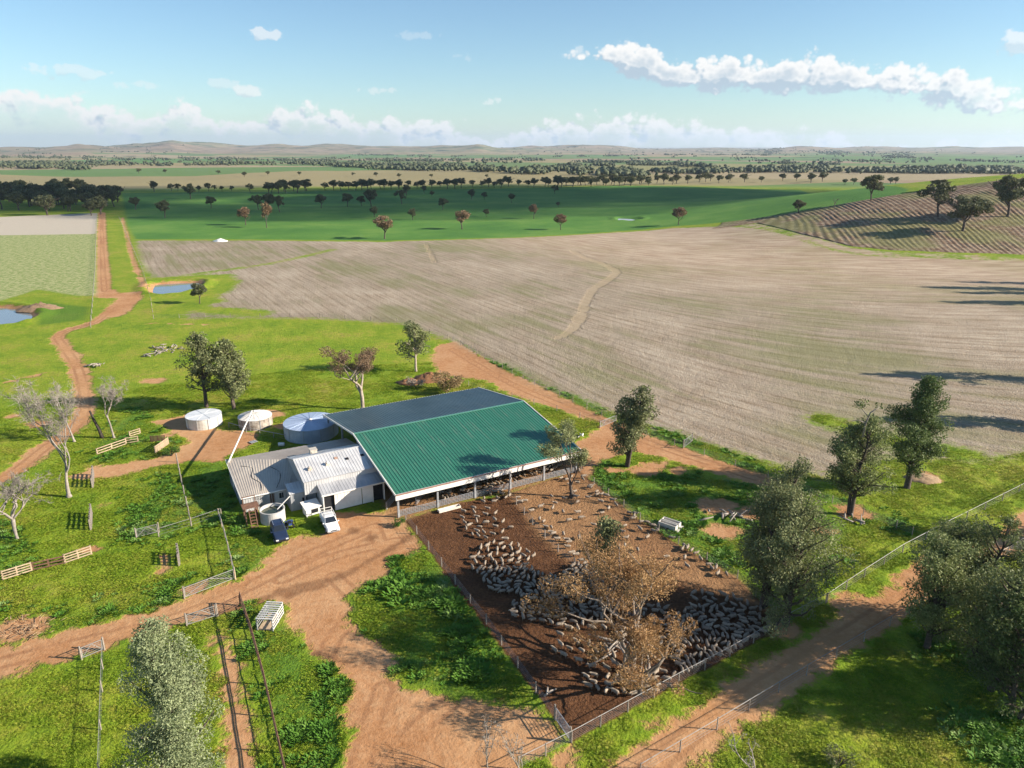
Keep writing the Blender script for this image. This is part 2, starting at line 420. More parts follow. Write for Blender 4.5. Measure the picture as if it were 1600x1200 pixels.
def zones(X, Y):
    Z = {}
    d = np.full(X.shape, -LIM)
    for p in W_DIRT: d = np.maximum(d, sd_poly(p, X, Y))
    for p, w in W_BANDS: d = np.maximum(d, sd_band(p, w, X, Y))
    for p, r in W_SPOTS: d = np.maximum(d, np.clip(r * .75 - np.hypot((X - p[0]) * .8, Y - p[1]), -LIM, LIM))
    for p, z in W_DAMS: d = np.maximum(d, np.minimum(sd_poly(p[:-1], X, Y) + 1.3, LIM))
    Z['dirt'] = d
    fl = sd_poly(W_FLOOR, X, Y)
    Z['pen1'] = sd_poly(W_PEN1, X, Y)
    Z['pen2'] = np.maximum(sd_poly(W_PEN2, X, Y), fl)
    st = sd_poly(W_STUB, X, Y)
    for p, w in W_SG: st = np.minimum(st, -sd_band(p, w, X, Y))
    Z['stub'] = st
    Z['crop'] = sd_poly(W_CROP, X, Y)
    Z['pale'] = sd_poly(W_PALE, X, Y); Z['chaff'] = sd_poly(W_CHAFF, X, Y)
    w = np.full(X.shape, -LIM)
    for p in W_WEEDS: w = np.maximum(w, sd_poly(p, X, Y))
    Z['weed'] = w
    q = np.full(X.shape, -LIM)
    for p, ww in W_WET: q = np.maximum(q, sd_band(p, ww, X, Y))
    Z['wet'] = q
    q = np.full(X.shape, LIM)
    for p in W_RUTS: q = np.minimum(q, -sd_band(p, 0, X, Y))
    Z['rut'] = q
    return Z

def build_ground():
    az = np.concatenate([np.arange(-180, -46, 4.0), np.arange(-46, 46.01, .2), np.arange(50, 180.1, 4.0)])
    r = [0.5, 8, 16, 24, 31, 37]
    while r[-1] < 150: r.append(r[-1] + .6)
    while r[-1] < 26000: r.append(r[-1] * 1.0125)
    r = np.array(r)
    A, R_ = np.meshgrid(np.radians(az), r)
    X = (R_ * np.sin(A)).ravel(); Y = (R_ * np.cos(A)).ravel()
    Z = zones(X, Y)
    z = H(X, Y)
    near = R_.ravel() < 420
    soil = np.maximum.reduce([Z['dirt'], Z['pen1'], Z['pen2']])
    rough_ = sstep(.5, -1.5, soil)
    z = z + near * ((fbm(X / 1.7, Y / 1.7, 21, 3) - .44) * (.10 + .16 * rough_) - .03)
    for p, lv in W_DAMS:
        s = sd_poly(p[:-1], X, Y)
        z = z + (lv * 2) * sstep(-1.0, 3.0, s) + .9 * sstep(-7, -2.5, s) * (1 - sstep(-2.5, -.5, s))
    nr, na = len(r), len(az)
    i = np.arange(nr * na).reshape(nr, na)
    q = np.stack([i[:-1, :-1], i[:-1, 1:], i[1:, 1:], i[1:, :-1]], -1).reshape(-1, 4)
    V = np.stack([X, Y, z], -1)
    # vertex normals of the whole sheet, so the split leaves no seams
    fn = np.cross(V[q[:, 1]] - V[q[:, 0]], V[q[:, 2]] - V[q[:, 0]])
    N = np.zeros_like(V)
    for k in range(4): np.add.at(N, q[:, k], fn)
    N /= np.linalg.norm(N, axis=1, keepdims=True) + 1e-12
    N[N[:, 2] < 0] *= -1
    qc = lambda a: a[q].mean(1)
    rc = qc(R_.ravel())
    kind = np.zeros(len(q), int)                       # 0 pasture
    kind[rc > 1050] = 6
    kind[(qc(Z['crop']) > 0)] = 4
    kind[(qc(Z['pale']) > 0) | (qc(Z['chaff']) > 0)] = 5
    kind[qc(Z['stub']) > 0] = 3
    kind[(qc(Z['dirt']) > 0) & (rc < 700)] = 1
    kind[(qc(Z['pen1']) > 0) | (qc(Z['pen2']) > 0)] = 2
    U = np.where(X < 0, X, 75 * np.tanh(X / 75)) * .86 + Y * .5 + 3 * (fbm(X / 60, Y / 60, 31, 2) - .4)
    info = [('ground', 'green pasture around the farm buildings', 'pasture'), ('dirt_road', 'red dirt yard and tracks through the farm', 'dirt'),
            ('pen_ground', 'trampled brown earth floor of the sheep pens', 'earth'), ('stubble_field', 'wide grey brown stubble field with curving rows behind the farm', 'field'),
            ('crop_field', 'deep green crop field beyond the stubble', 'field'), ('pale_field', 'pale dry field beside the straight red track', 'field'),
            ('far_terrain', 'distant patchwork plain and low hills on the horizon', 'plain')]
    for kk, (nm, lab, cat) in enumerate(info):
        f = q[kind == kk]
        used, inv = np.unique(f, return_inverse=True)
        me = np_mesh(nm, V[used], inv.reshape(-1, 4))
        for a in ('dirt', 'pen1', 'pen2', 'stub', 'crop', 'pale', 'chaff', 'weed', 'wet', 'rut'):
            at = me.attributes.new(a, 'FLOAT', 'POINT'); at.data.foreach_set('value', Z[a][used].astype(np.float32))
        at = me.attributes.new('rowu', 'FLOAT', 'POINT'); at.data.foreach_set('value', U[used].astype(np.float32))
        me.polygons.foreach_set('use_smooth', np.ones(len(me.polygons), bool))
        me.normals_split_custom_set_from_vertices([tuple(v) for v in N[used]])
        o = bpy.data.objects.new(nm, me); COL.objects.link(o)
        me.materials.append(GROUND)
        o['label'] = lab; o['category'] = cat; o['kind'] = 'structure'

def np_mesh(name, V, Q):
    me = bpy.data.meshes.new(name)
    V = np.ascontiguousarray(V, np.float32); Q = np.ascontiguousarray(Q, np.int32)
    n, k = Q.shape
    me.vertices.add(len(V)); me.vertices.foreach_set('co', V.ravel())
    me.loops.add(n * k); me.loops.foreach_set('vertex_index', Q.ravel())
    me.polygons.add(n); me.polygons.foreach_set('loop_start', np.arange(0, n * k, k, dtype=np.int32))
    me.update(calc_edges=True)
    return me

def ground_material():
    m = new_mat('ground_cover'); k = NT(m)
    pos = k.node('ShaderNodeNewGeometry').outputs['Position']
    n0 = k.noise(pos, .018, 3, .5); n1 = k.noise(pos, .09, 4, .6); n2 = k.noise(pos, .55, 4, .6); n3 = k.noise(pos, 3.2, 4, .65); n4 = k.noise(pos, 1.2, 5, .7)
    def mask(a, amp1, amp2, soft):
        v = k.attr(a)
        v = k.math('ADD', v, k.math('MULTIPLY', k.math('SUBTRACT', n2, .5), amp1))
        v = k.math('ADD', v, k.math('MULTIPLY', k.math('SUBTRACT', n3, .5), amp2))
        v = k.math('ADD', v, k.math('MULTIPLY', k.math('SUBTRACT', n1, .5), amp1 * .8))
        return k.step(v, -soft, soft)
    # pasture: sunny yellow-green to fresh green, thin places where the earth shows
    g = k.ramp(k.math('ADD', k.math('MULTIPLY', n1, .6), k.math('MULTIPLY', n2, .4)),
               [(.30, (.105, .190, .012)), (.42, (.185, .270, .016)), (.52, (.260, .315, .024)), (.64, (.360, .330, .050))])
    g = k.mix(k.step(k.math('ADD', k.math('MULTIPLY', n3, .5), k.math('MULTIPLY', n4, .5)), .40, .62), g, k.mix(.45, g, (.060, .130, .012)))
    thin = k.step(k.math('ADD', k.math('MULTIPLY', n4, .6), k.math('MULTIPLY', n1, .4)), .545, .66)
    g = k.mix(k.math('MULTIPLY', thin, .55), g, (.26, .165, .075))
    wd = k.mix(k.step(n3, .3, .7), (.050, .125, .014), (.115, .215, .022))
    c = k.mix(k.math('MULTIPLY', mask('weed', 5, 1.5, 1.6), .85), g, wd)
    # red earth
    e = k.ramp(k.math('ADD', k.math('MULTIPLY', n1, .5), k.math('MULTIPLY', n4, .5)),
               [(.30, (.30, .128, .046)), (.48, (.425, .220, .104)), (.62, (.505, .298, .155)), (.75, (.37, .178, .076))])
    e = k.mix(k.math('MULTIPLY', k.step(n3, .5, .8), .4), e, (.20, .085, .038))
    rt = k.math('ABSOLUTE', k.math('SUBTRACT', k.math('ADD', k.attr('rut'), k.math('MULTIPLY', k.math('SUBTRACT', n2, .5), .5)), .85))
    rt = k.math('MULTIPLY', k.math('SUBTRACT', 1, k.step(rt, .12, .42)), k.step(n1, .32, .55))
    e = k.mix(k.math('MULTIPLY', rt, .55), e, (.25, .115, .055))
    e = k.mix(k.math('MULTIPLY', k.step(n0, .45, .62), .35), e, (.55, .33, .16))
    e = k.mix(k.math('MULTIPLY', mask('wet', 1.6, .6, .5), .62), e, (.15, .070, .034))
    dm = mask('dirt', 4.2, 2.0, .55)
    c = k.mix(dm, c, e)
    p1 = k.ramp(k.math('ADD', k.math('MULTIPLY', n2, .4), k.math('MULTIPLY', n3, .6)), [(.28, (.050, .022, .011)), (.5, (.105, .048, .022)), (.72, (.185, .088, .040))])
    p1m = mask('pen1', 1.0, .5, .25)
    c = k.mix(p1m, c, p1)
    p2 = k.ramp(k.math('ADD', k.math('MULTIPLY', n1, .5), k.math('MULTIPLY', n4, .5)), [(.3, (.19, .092, .042)), (.52, (.30, .165, .078)), (.7, (.36, .205, .10))])
    c = k.mix(mask('pen2', 3.0, 1.2, 1.2), c, p2)
    # stubble: straw rows over grey-red earth with green coming through
    u = k.attr('rowu')
    def rows(period, along):
        cb = k.node('ShaderNodeCombineXYZ'); k.set(cb.inputs[0], k.math('MULTIPLY', u, 1 / period))
        sepp = k.node('ShaderNodeSeparateXYZ'); k.l.new(pos, sepp.inputs[0])
        k.set(cb.inputs[1], k.math('MULTIPLY', sepp.outputs[0], along)); k.set(cb.inputs[2], k.math('MULTIPLY', sepp.outputs[1], along))
        return k.noise(cb.outputs[0], 1.0, 2, .5)
    r1 = rows(.85, .07); r2 = rows(3.4, .02)
    s = k.mix(k.step(k.math('ADD', k.math('MULTIPLY', r1, .55), k.math('MULTIPLY', n4, .45)), .38, .62), (.270, .200, .138), (.410, .335, .245))
    s = k.mix(k.math('MULTIPLY', k.step(r2, .48, .66), .38), s, (.215, .155, .095))
    s = k.mix(k.math('MULTIPLY', k.step(n3, .44, .64), .65), s, (.52, .45, .36))
    s = k.mix(k.math('MULTIPLY', k.step(n1, .48, .66), .3), s, (.29, .21, .14))
    s = k.mix(k.math('MULTIPLY', k.step(n0, .36, .5), .35), s, (.205, .158, .108))
    tram = k.math('ABSOLUTE', k.math('SUBTRACT', k.math('FRACT', k.math('MULTIPLY', k.math('ADD', u, k.math('MULTIPLY', n1, 1.2)), 1 / 3.1)), .5))
    s = k.mix(k.math('MULTIPLY', k.math('SUBTRACT', 1, k.step(tram, .05, .17)), k.math('ADD', .10, k.math('MULTIPLY', k.step(n1, .38, .60), .36))), s, (.175, .125, .07))
    grn = k.step(k.math('ADD', k.math('MULTIPLY', n0, .65), k.math('MULTIPLY', r2, .35)), .47, .62)
    s = k.mix(k.math('MULTIPLY', grn, .50), s, (.160, .180, .055))
    dry = k.step(k.attr('rowu'), 150, 235)
    s = k.mix(k.math('MULTIPLY', dry, .55), s, k.mix(k.step(r1, .3, .65), (.36, .235, .155), (.56, .43, .30)))
    stm = mask('stub', 9, 3.0, 2.2)
    # the cart track keeps its colour where it crosses the stubble
    s = k.mix(k.math('MULTIPLY', dm, .55), s, (.36, .275, .17))
    c = k.mix(stm, c, s)
    cr = k.ramp(k.math('ADD', k.math('MULTIPLY', n0, .7), k.math('MULTIPLY', n1, .3)), [(.30, (.055, .150, .028)), (.5, (.088, .200, .034)), (.68, (.145, .250, .048))])
    c = k.mix(mask('crop', 6, 0, 2), c, cr)
    pl = k.mix(k.step(k.math('ADD', k.math('MULTIPLY', n4, .5), k.math('MULTIPLY', n2, .5)), .40, .60), (.42, .40, .20), (.17, .24, .06))
    c = k.mix(mask('pale', 3, 1, 1.2), c, pl)
    c = k.mix(mask('chaff', 2, 0, 1.0), c, k.mix(n2, (.52, .46, .37), (.42, .36, .28)))
    # far patchwork of paddocks
    sep = k.node('ShaderNodeSeparateXYZ'); k.l.new(pos, sep.inputs[0])
    rr = k.math('SQRT', k.math('ADD', k.math('MULTIPLY', sep.outputs[0], sep.outputs[0]), k.math('MULTIPLY', sep.outputs[1], sep.outputs[1])))
    mp = k.node('ShaderNodeMapping'); k.l.new(pos, mp.inputs[0]); mp.inputs['Rotation'].default_value = (0, 0, .35); mp.inputs['Scale'].default_value = (1 / 900, 1 / 620, 0)
    vo = k.node('ShaderNodeTexVoronoi', voronoi_dimensions='2D', distance='CHEBYCHEV'); k.l.new(mp.outputs[0], vo.inputs['Vector']); vo.inputs['Scale'].default_value = 1.0
    vs = k.node('ShaderNodeSeparateXYZ'); k.l.new(vo.outputs['Color'], vs.inputs[0])
    fc = k.ramp(vs.outputs[0], [(0, (.10, .20, .055)), (.16, (.30, .245, .125)), (.32, (.115, .19, .06)), (.44, (.31, .215, .145)), (.58, (.09, .22, .05)), (.68, (.25, .235, .10)), (.80, (.36, .28, .17)), (.92, (.16, .17, .08))], 'CONSTANT')
    fc = k.mix(k.math('MULTIPLY', k.noise(pos, .004, 4, .6), .5), fc, (.19, .185, .10))
    hills = k.step(rr, 5600, 7600)
    fc = k.mix(k.math('MULTIPLY', hills, .75), fc, k.mix(k.step(k.noise(pos, .0045, 6, .72), .44, .60), (.33, .245, .175), (.10, .105, .07)))
    wood = k.step(k.noise(pos, .0035, 5, .7), .585, .63)
    fc = k.mix(k.math('MULTIPLY', k.math('MULTIPLY', wood, k.step(rr, 2500, 4500)), .8), fc, (.035, .050, .028))
    fm = k.math('MULTIPLY', k.step(rr, 960, 1080), k.math('SUBTRACT', 1, mask('crop', 6, 0, 2)))
    c = k.mix(fm, c, fc)
    hgt = k.math('ADD', k.math('MULTIPLY', n3, .6), k.math('MULTIPLY', n4, .8))
    hgt = k.math('MULTIPLY', hgt, k.math('SUBTRACT', 1, k.math('MULTIPLY', dm, .72)))
    nb = k.bump(hgt, .34, 1.0)
    k.out(k.bsdf(c, .92, 0, nb, .12))
    return m
GROUND = ground_material()
build_ground()

# ------------------------------------------------------------------ object helpers
def tag(o, label, cat, group=None, kind=None):
    o['label'] = label; o['category'] = cat
    if group: o['group'] = group
    if kind: o['kind'] = kind
    return o
def thing(name, label, cat, loc, rz=0, group=None):
    o = bpy.data.objects.new(name, None); COL.objects.link(o)
    o.empty_display_size = .3
    o.location = loc; o.rotation_euler = (0, 0, rz)
    return tag(o, label, cat, group)
def put(name, me, m, parent=None, loc=None, rz=0, scale=None):
    o = bpy.data.objects.new(name, me); COL.objects.link(o)
    if m is not None and not me.materials: me.materials.append(m)
    if parent is not None: o.parent = parent
    if loc is not None: o.location = loc
    if rz: o.rotation_euler = (0, 0, rz)
    if scale is not None: o.scale = scale
    return o
def copy_tree(o, parent=None):
    c = o.copy(); COL.objects.link(c); c.parent = parent
    for ch in list(o.children): copy_tree(ch, c)
    return c

class MB:
    """collects shapes for ONE mesh"""
    def __init__(self): self.v = []; self.f = []
    def add(self, vs, fs):
        b = len(self.v); self.v += [tuple(p) for p in vs]; self.f += [tuple(i + b for i in f) for f in fs]; return self
    def box(self, c, s, rz=0, rx=0, ry=0):
        M = Matrix.Translation(c) @ Matrix.Rotation(rz, 4, 'Z') @ Matrix.Rotation(ry, 4, 'Y') @ Matrix.Rotation(rx, 4, 'X')
        x, y, z = s[0] / 2, s[1] / 2, s[2] / 2
        vs = [M @ Vector((a * x, b * y, d * z)) for d in (-1, 1) for a, b in ((-1, -1), (1, -1), (1, 1), (-1, 1))]
        return self.add(vs, [(3, 2, 1, 0), (4, 5, 6, 7), (0, 1, 5, 4), (1, 2, 6, 5), (2, 3, 7, 6), (3, 0, 4, 7)])
    def bar(self, a, b, w, h=None):
        """a square bar from a to b"""
        a = Vector(a); b = Vector(b); h = h or w
        d = (b - a); L = d.length; q = d.to_track_quat('X', 'Z')
        M = Matrix.Translation((a + b) / 2) @ q.to_matrix().to_4x4()
        vs = [M @ Vector((p * L / 2, r * w / 2, s * h / 2)) for s in (-1, 1) for p, r in ((-1, -1), (1, -1), (1, 1), (-1, 1))]
        return self.add(vs, [(3, 2, 1, 0), (4, 5, 6, 7), (0, 1, 5, 4), (1, 2, 6, 5), (2, 3, 7, 6), (3, 0, 4, 7)])
    def tube(self, pts, rad, n=6, caps=True):
        pts = [Vector(p) for p in pts]; m = len(pts)
        if not hasattr(rad, '__len__'): rad = [rad] * m
        vs = []; up = Vector((.13, .21, 1)).normalized()
        for i, p in enumerate(pts):
            d = (pts[min(i + 1, m - 1)] - pts[max(i - 1, 0)]).normalized()
            a = d.cross(up)
            if a.length < .05: a = d.cross(Vector((1, 0, 0)))
            a.normalize(); b = d.cross(a)
            vs += [p + (a * math.cos(t) + b * math.sin(t)) * rad[i] for t in (2 * math.pi * k / n for k in range(n))]
        fs = [(i * n + k, i * n + (k + 1) % n, (i + 1) * n + (k + 1) % n, (i + 1) * n + k) for i in range(m - 1) for k in range(n)]
        if caps: fs += [tuple(range(n)), tuple(range((m - 1) * n, m * n))[::-1]]
        return self.add(vs, fs)
    def lathe(self, prof, n=32, c=(0, 0, 0), cap=False):
        vs = [(c[0] + r * math.cos(2 * math.pi * k / n), c[1] + r * math.sin(2 * math.pi * k / n), c[2] + z) for r, z in prof for k in range(n)]
        m = len(prof)
        fs = [(i * n + k, i * n + (k + 1) % n, (i + 1) * n + (k + 1) % n, (i + 1) * n + k) for i in range(m - 1) for k in range(n)]
        if cap: fs.append(tuple(range((m - 1) * n, m * n)))
        return self.add(vs, fs)
    def mesh(self, name, smooth=False):
        me = bpy.data.meshes.new(name); me.from_pydata(self.v, [], self.f)
        bm = bmesh.new(); bm.from_mesh(me); bmesh.ops.recalc_face_normals(bm, faces=bm.faces); bm.to_mesh(me); bm.free()
        if smooth: me.polygons.foreach_set('use_smooth', np.ones(len(me.polygons), bool))
        return me
    def build(self, name, m, parent=None, loc=None, rz=0, smooth=False):
        return put(name, self.mesh(name, smooth), m, parent, loc, rz)

def spread_labels(objs, px, names=None):
    """tell members of one cluster apart by where in it they stand: (object, image x, image y)"""
    n = len(px); xs = sorted(p[0] for p in px); ys = sorted(p[1] for p in px)
    for o, (x, y) in zip(objs, px):
        fx = xs.index(x) / max(n - 1, 1); fy = ys.index(y) / max(n - 1, 1)
        k = 9 if n > 60 else 5 if n > 30 else 3
        wx = (['leftmost', 'far left', 'left', 'centre left', 'middle', 'centre right', 'right', 'far right', 'rightmost'] if k == 9 else ['far left', 'left', 'middle', 'right', 'far right'] if k == 5 else ['left', 'middle', 'right'])[min(k - 1, int(fx * k))]
        wy = ['back', 'centre', 'front'][min(2, int(fy * 3))]
        o['label'] = o['label'] + ', ' + wx + ' ' + wy + ' of them'

# ------------------------------------------------------------------ trees
BARK = mat('bark', (.13, .10, .08), (.06, .045, .035), .9, scale=3)
PALEBARK = mat('pale_bark', (.40, .34, .28), (.22, .17, .13), .85, scale=2)
GREYBARK = mat('grey_bark', (.26, .21, .17), (.15, .12, .095), .9, scale=2)
DEADWOOD = mat('dead_wood', (.34, .30, .26), (.20, .165, .14), .85, scale=2)
PINE = leaf_mat('pine_foliage', (.075, .105, .034), (.270, .295, .115))
PINEDARK = leaf_mat('dark_pine_foliage', (.042, .078, .024), (.165, .205, .068))
GREYGREEN = leaf_mat('grey_green_foliage', (.105, .140, .062), (.340, .375, .200))
OLIVE = leaf_mat('olive_foliage', (.095, .115, .046), (.310, .325, .145))
GUM = leaf_mat('gum_foliage', (.055, .070, .032), (.175, .180, .085))
BROWN = leaf_mat('brown_gum_foliage', (.24, .125, .050), (.54, .335, .155))
RUST = leaf_mat('rusty_gum_foliage', (.130, .080, .045), (.310, .210, .125))
TWIGGY = leaf_mat('dry_twigs', (.22, .15, .07), (.42, .30, .15))

def leaves(C, size, rng, up=.25, asp=.5):
    """C (n,3) places -> diamond sprigs, one quad each"""
    n = len(C)
    a = rng.normal(size=(n, 3)); a[:, 2] = a[:, 2] * .8 + up; a /= np.linalg.norm(a, axis=1, keepdims=True) + 1e-9
    r = rng.normal(size=(n, 3)); b = np.cross(a, r); b /= np.linalg.norm(b, axis=1, keepdims=True) + 1e-9
    nn = np.cross(a, b)
    L = (size * rng.uniform(.6, 1.35, n))[:, None]; Wd = L * asp
    V = np.stack([C - a * L, C + b * Wd + nn * L * .18, C + a * L, C - b * Wd + nn * L * .18], 1).reshape(-1, 3)
    return V, np.arange(4 * n).reshape(n, 4)

def clump_points(centres, radii, per, rng, squash=.75):
    out = []
    for c, r in zip(centres, radii):
        k = max(4, int(per * (r ** 2)))
        d = rng.normal(size=(k, 3)); d /= np.linalg.norm(d, axis=1, keepdims=True)
        rad = r * rng.uniform(.25, 1.0, k) ** .55
        p = d * rad[:, None]; p[:, 2] *= squash
        out.append(np.array(c) + p)
    return np.concatenate(out)

def limb(mb, a, d, L, r, rng, n=5, rise=.25, wob=.18, taper=.45, sides=6):
    """one bending, tapering limb; returns its points"""
    pts = [Vector(a)]; d = Vector(d).normalized()
    for i in range(n):
        d = (d + Vector(rng.normal(size=3) * wob) + Vector((0, 0, rise / n))).normalized()
        pts.append(pts[-1] + d * L / n)
    mb.tube(pts, [r * (1 - (1 - taper) * i / n) for i in range(n + 1)], sides, caps=False)
    return pts, d

def pine_tree(h, w, seed, size=.2, dens=46, low=.16, lean=(0, 0), flat=0, gap=.25, stems=1):
    """cypress pine: stems with rising branches all round, foliage in clumps; (trunk mesh, crown mesh)"""
    rng = np.random.default_rng(seed); mb = MB(); cs, rs = [], []
    for s in range(stems):
        off = Vector((0, 0, 0)) if stems == 1 else Vector((rng.uniform(-.16, .16) * w, rng.uniform(-.16, .16) * w, 0))
        hh = h * (1 if s == 0 else rng.uniform(.72, .95))
        n = 9; pts = []
        for i in range(n + 1):
            t = i / n
            pts.append(Vector((off.x * (.3 + t * 1.4) + lean[0] * t * hh + rng.normal() * .012 * hh * t, off.y * (.3 + t * 1.4) + lean[1] * t * hh + rng.normal() * .012 * hh * t, hh * .97 * t)))
        r0 = .022 * h / (stems ** .4)
        mb.tube([pts[0] - Vector((0, 0, .3))] + pts, [r0 * 1.5] + [r0 * (1.15 - t / n) + .02 for t in range(n + 1)], 8, caps=False)
        nb = int(20 + h * 2.6 / stems)
        for k in range(nb):
            t = low + (1 - low) * ((k + rng.uniform(0, 1)) / nb)
            f = (t - low) / (1 - low)
            prof = (math.sin(math.pi * min(1, .16 + f * .84) ** .8) ** .7) if not flat else (math.sin(math.pi * (.25 + .6 * f)))
            if rng.uniform() < gap * .55: prof *= .5
            L = w * .5 * prof * rng.uniform(.65, 1.15) / (stems ** .3) + .25
            i = min(n - 1, int(t * n)); p = pts[i].lerp(pts[i + 1], t * n - i)
            a = rng.uniform(0, 6.283); el = rng.uniform(.1, .6) + f * .5
            d = Vector((math.cos(a) * math.cos(el), math.sin(a) * math.cos(el), math.sin(el)))
            q, _ = limb(mb, p, d, L, .05 + .03 * L * (1 - f * .6), rng, 4, .4, .14, .3, 5)
            for j, g in ((2, .55), (3, .8), (4, 1.0)):
                if rng.uniform() < gap * .5: continue
                cs.append(q[j] + Vector(rng.normal(size=3) * .22)); rs.append((.34 + .22 * L) * rng.uniform(.7, 1.25) * (.8 + .25 * g))
        cs.append(pts[-1]); rs.append(.5); cs.append(pts[-2]); rs.append(.7)
    P = clump_points(cs, rs, dens * 1.5, rng, .85)
    return mb.mesh('trunk', True), np_mesh('crown', *leaves(P, size, rng, .45, .5))

def gum_tree(h, w, seed, size=.22, dens=40, fork=.32, spread=.9, levels=3, squash=.6, clump=.11, bare=False, trunk_r=.026, twig=0, lean=(0, 0), kids=(3, 4)):
    """eucalypt: a trunk that forks into rising limbs, foliage in flat clumps at the ends"""
    rng = np.random.default_rng(seed); mb = MB(); tips = []; fine = []
    def rec(a, d, L, r, lv):
        pts, dd = limb(mb, a, d, L, r, rng, 5, .45 if lv else .2, .13 if lv else .07, .55, 8 if lv == 0 else 6 if lv < 3 else 4)
        if lv >= levels:
            tips.append(pts[-1]); tips.append(pts[3])
            return
        for k in range(int(rng.integers(kids[0], kids[1] + 1))):
            az = rng.uniform(0, 6.283); sp_ = spread * rng.uniform(.45, 1.0) * (1 if lv else .85)
            s = dd.orthogonal().normalized(); s.rotate(Matrix.Rotation(az, 3, dd).to_quaternion())
            nd = (dd * math.cos(sp_) + s * math.sin(sp_)); nd.z += .12
            p = pts[-1] if k < 2 else pts[int(rng.integers(3, 5))]
            rec(p, nd, L * rng.uniform(.62, .95) * (1 if lv else ((1 - fork) / fork) * .5), r * .56 * rng.uniform(.8, 1.1), lv + 1)
    r0 = trunk_r * h
    mb.tube([(0, 0, -.3), (0, 0, .02), (0, 0, .35)], [r0 * 1.7, r0 * 1.5, r0 * 1.08], 8, caps=False)
    rec(Vector((0, 0, .2)), Vector((lean[0], lean[1], 1)), h * fork, r0, 0)
    # fit the measured height and width
    A = np.array(mb.v); T_ = np.array([tuple(t) for t in tips])
    sz = h / max(T_[:, 2].max(), .1) * (1.0 if bare else .96); sx = (w * .5 * (1 if bare else .86)) / max(np.percentile(np.abs(T_[:, :2]), 92), .1)
    zt = np.clip(A[:, 2] / (h * fork), 0, 1)
    A[:, 0] *= 1 + (sx - 1) * zt; A[:, 1] *= 1 + (sx - 1) * zt; A[:, 2] *= np.where(A[:, 2] > 0, sz, 1)
    zt = np.clip(T_[:, 2] / (h * fork), 0, 1)
    T_[:, 0] *= 1 + (sx - 1) * zt; T_[:, 1] *= 1 + (sx - 1) * zt; T_[:, 2] *= sz
    mb.v = [tuple(p) for p in A]
    nt = len(mb.v)
    if twig:
        tw = MB()
        for t in T_:
            for k in range(twig):
                d = Vector(rng.normal(size=3) + np.array([0, 0, .5])).normalized(); L = rng.uniform(.4, 1.1) * h * .06
                a = Vector(t) + Vector(rng.normal(size=3) * .1); b = a + d * L + Vector(rng.normal(size=3) * L * .25)
                tw.tube([a, b], [.022, .008], 3, caps=False)
                for j in range(2):
                    e = a.lerp(b, rng.uniform(.3, .9)); d2 = (d + Vector(rng.normal(size=3) * .8)).normalized()
                    tw.tube([e, e + d2 * L * .55], [.014, .006], 3, caps=False)
        return mb.mesh('trunk', True), tw.mesh('twigs')
    if bare: return mb.mesh('trunk', True), None
    rs = [clump * h * rng.uniform(.6, 1.25) for _ in T_]
    keep = rng.uniform(size=len(T_)) > .06
    P = clump_points([t for t, q in zip(T_, keep) if q], [r for r, q in zip(rs, keep) if q], dens, rng, squash)
    return mb.mesh('trunk', True), np_mesh('crown', *leaves(P, size, rng, -.15, .42))

def plant_tree(name, label, base, meshes, bark, foliage, rz=0, scale=None, group=None, cat='tree', second='crown'):
    t = thing(name, label, cat, base, rz, group)
    if scale is not None: t.scale = scale if hasattr(scale, '__len__') else (scale,) * 3
    put('trunk', meshes[0], bark, t)
    if meshes[1] is not None:
        o = put(second, meshes[1], foliage, t)
        if second == 'twigs': o['kind'] = 'stuff'
    return t

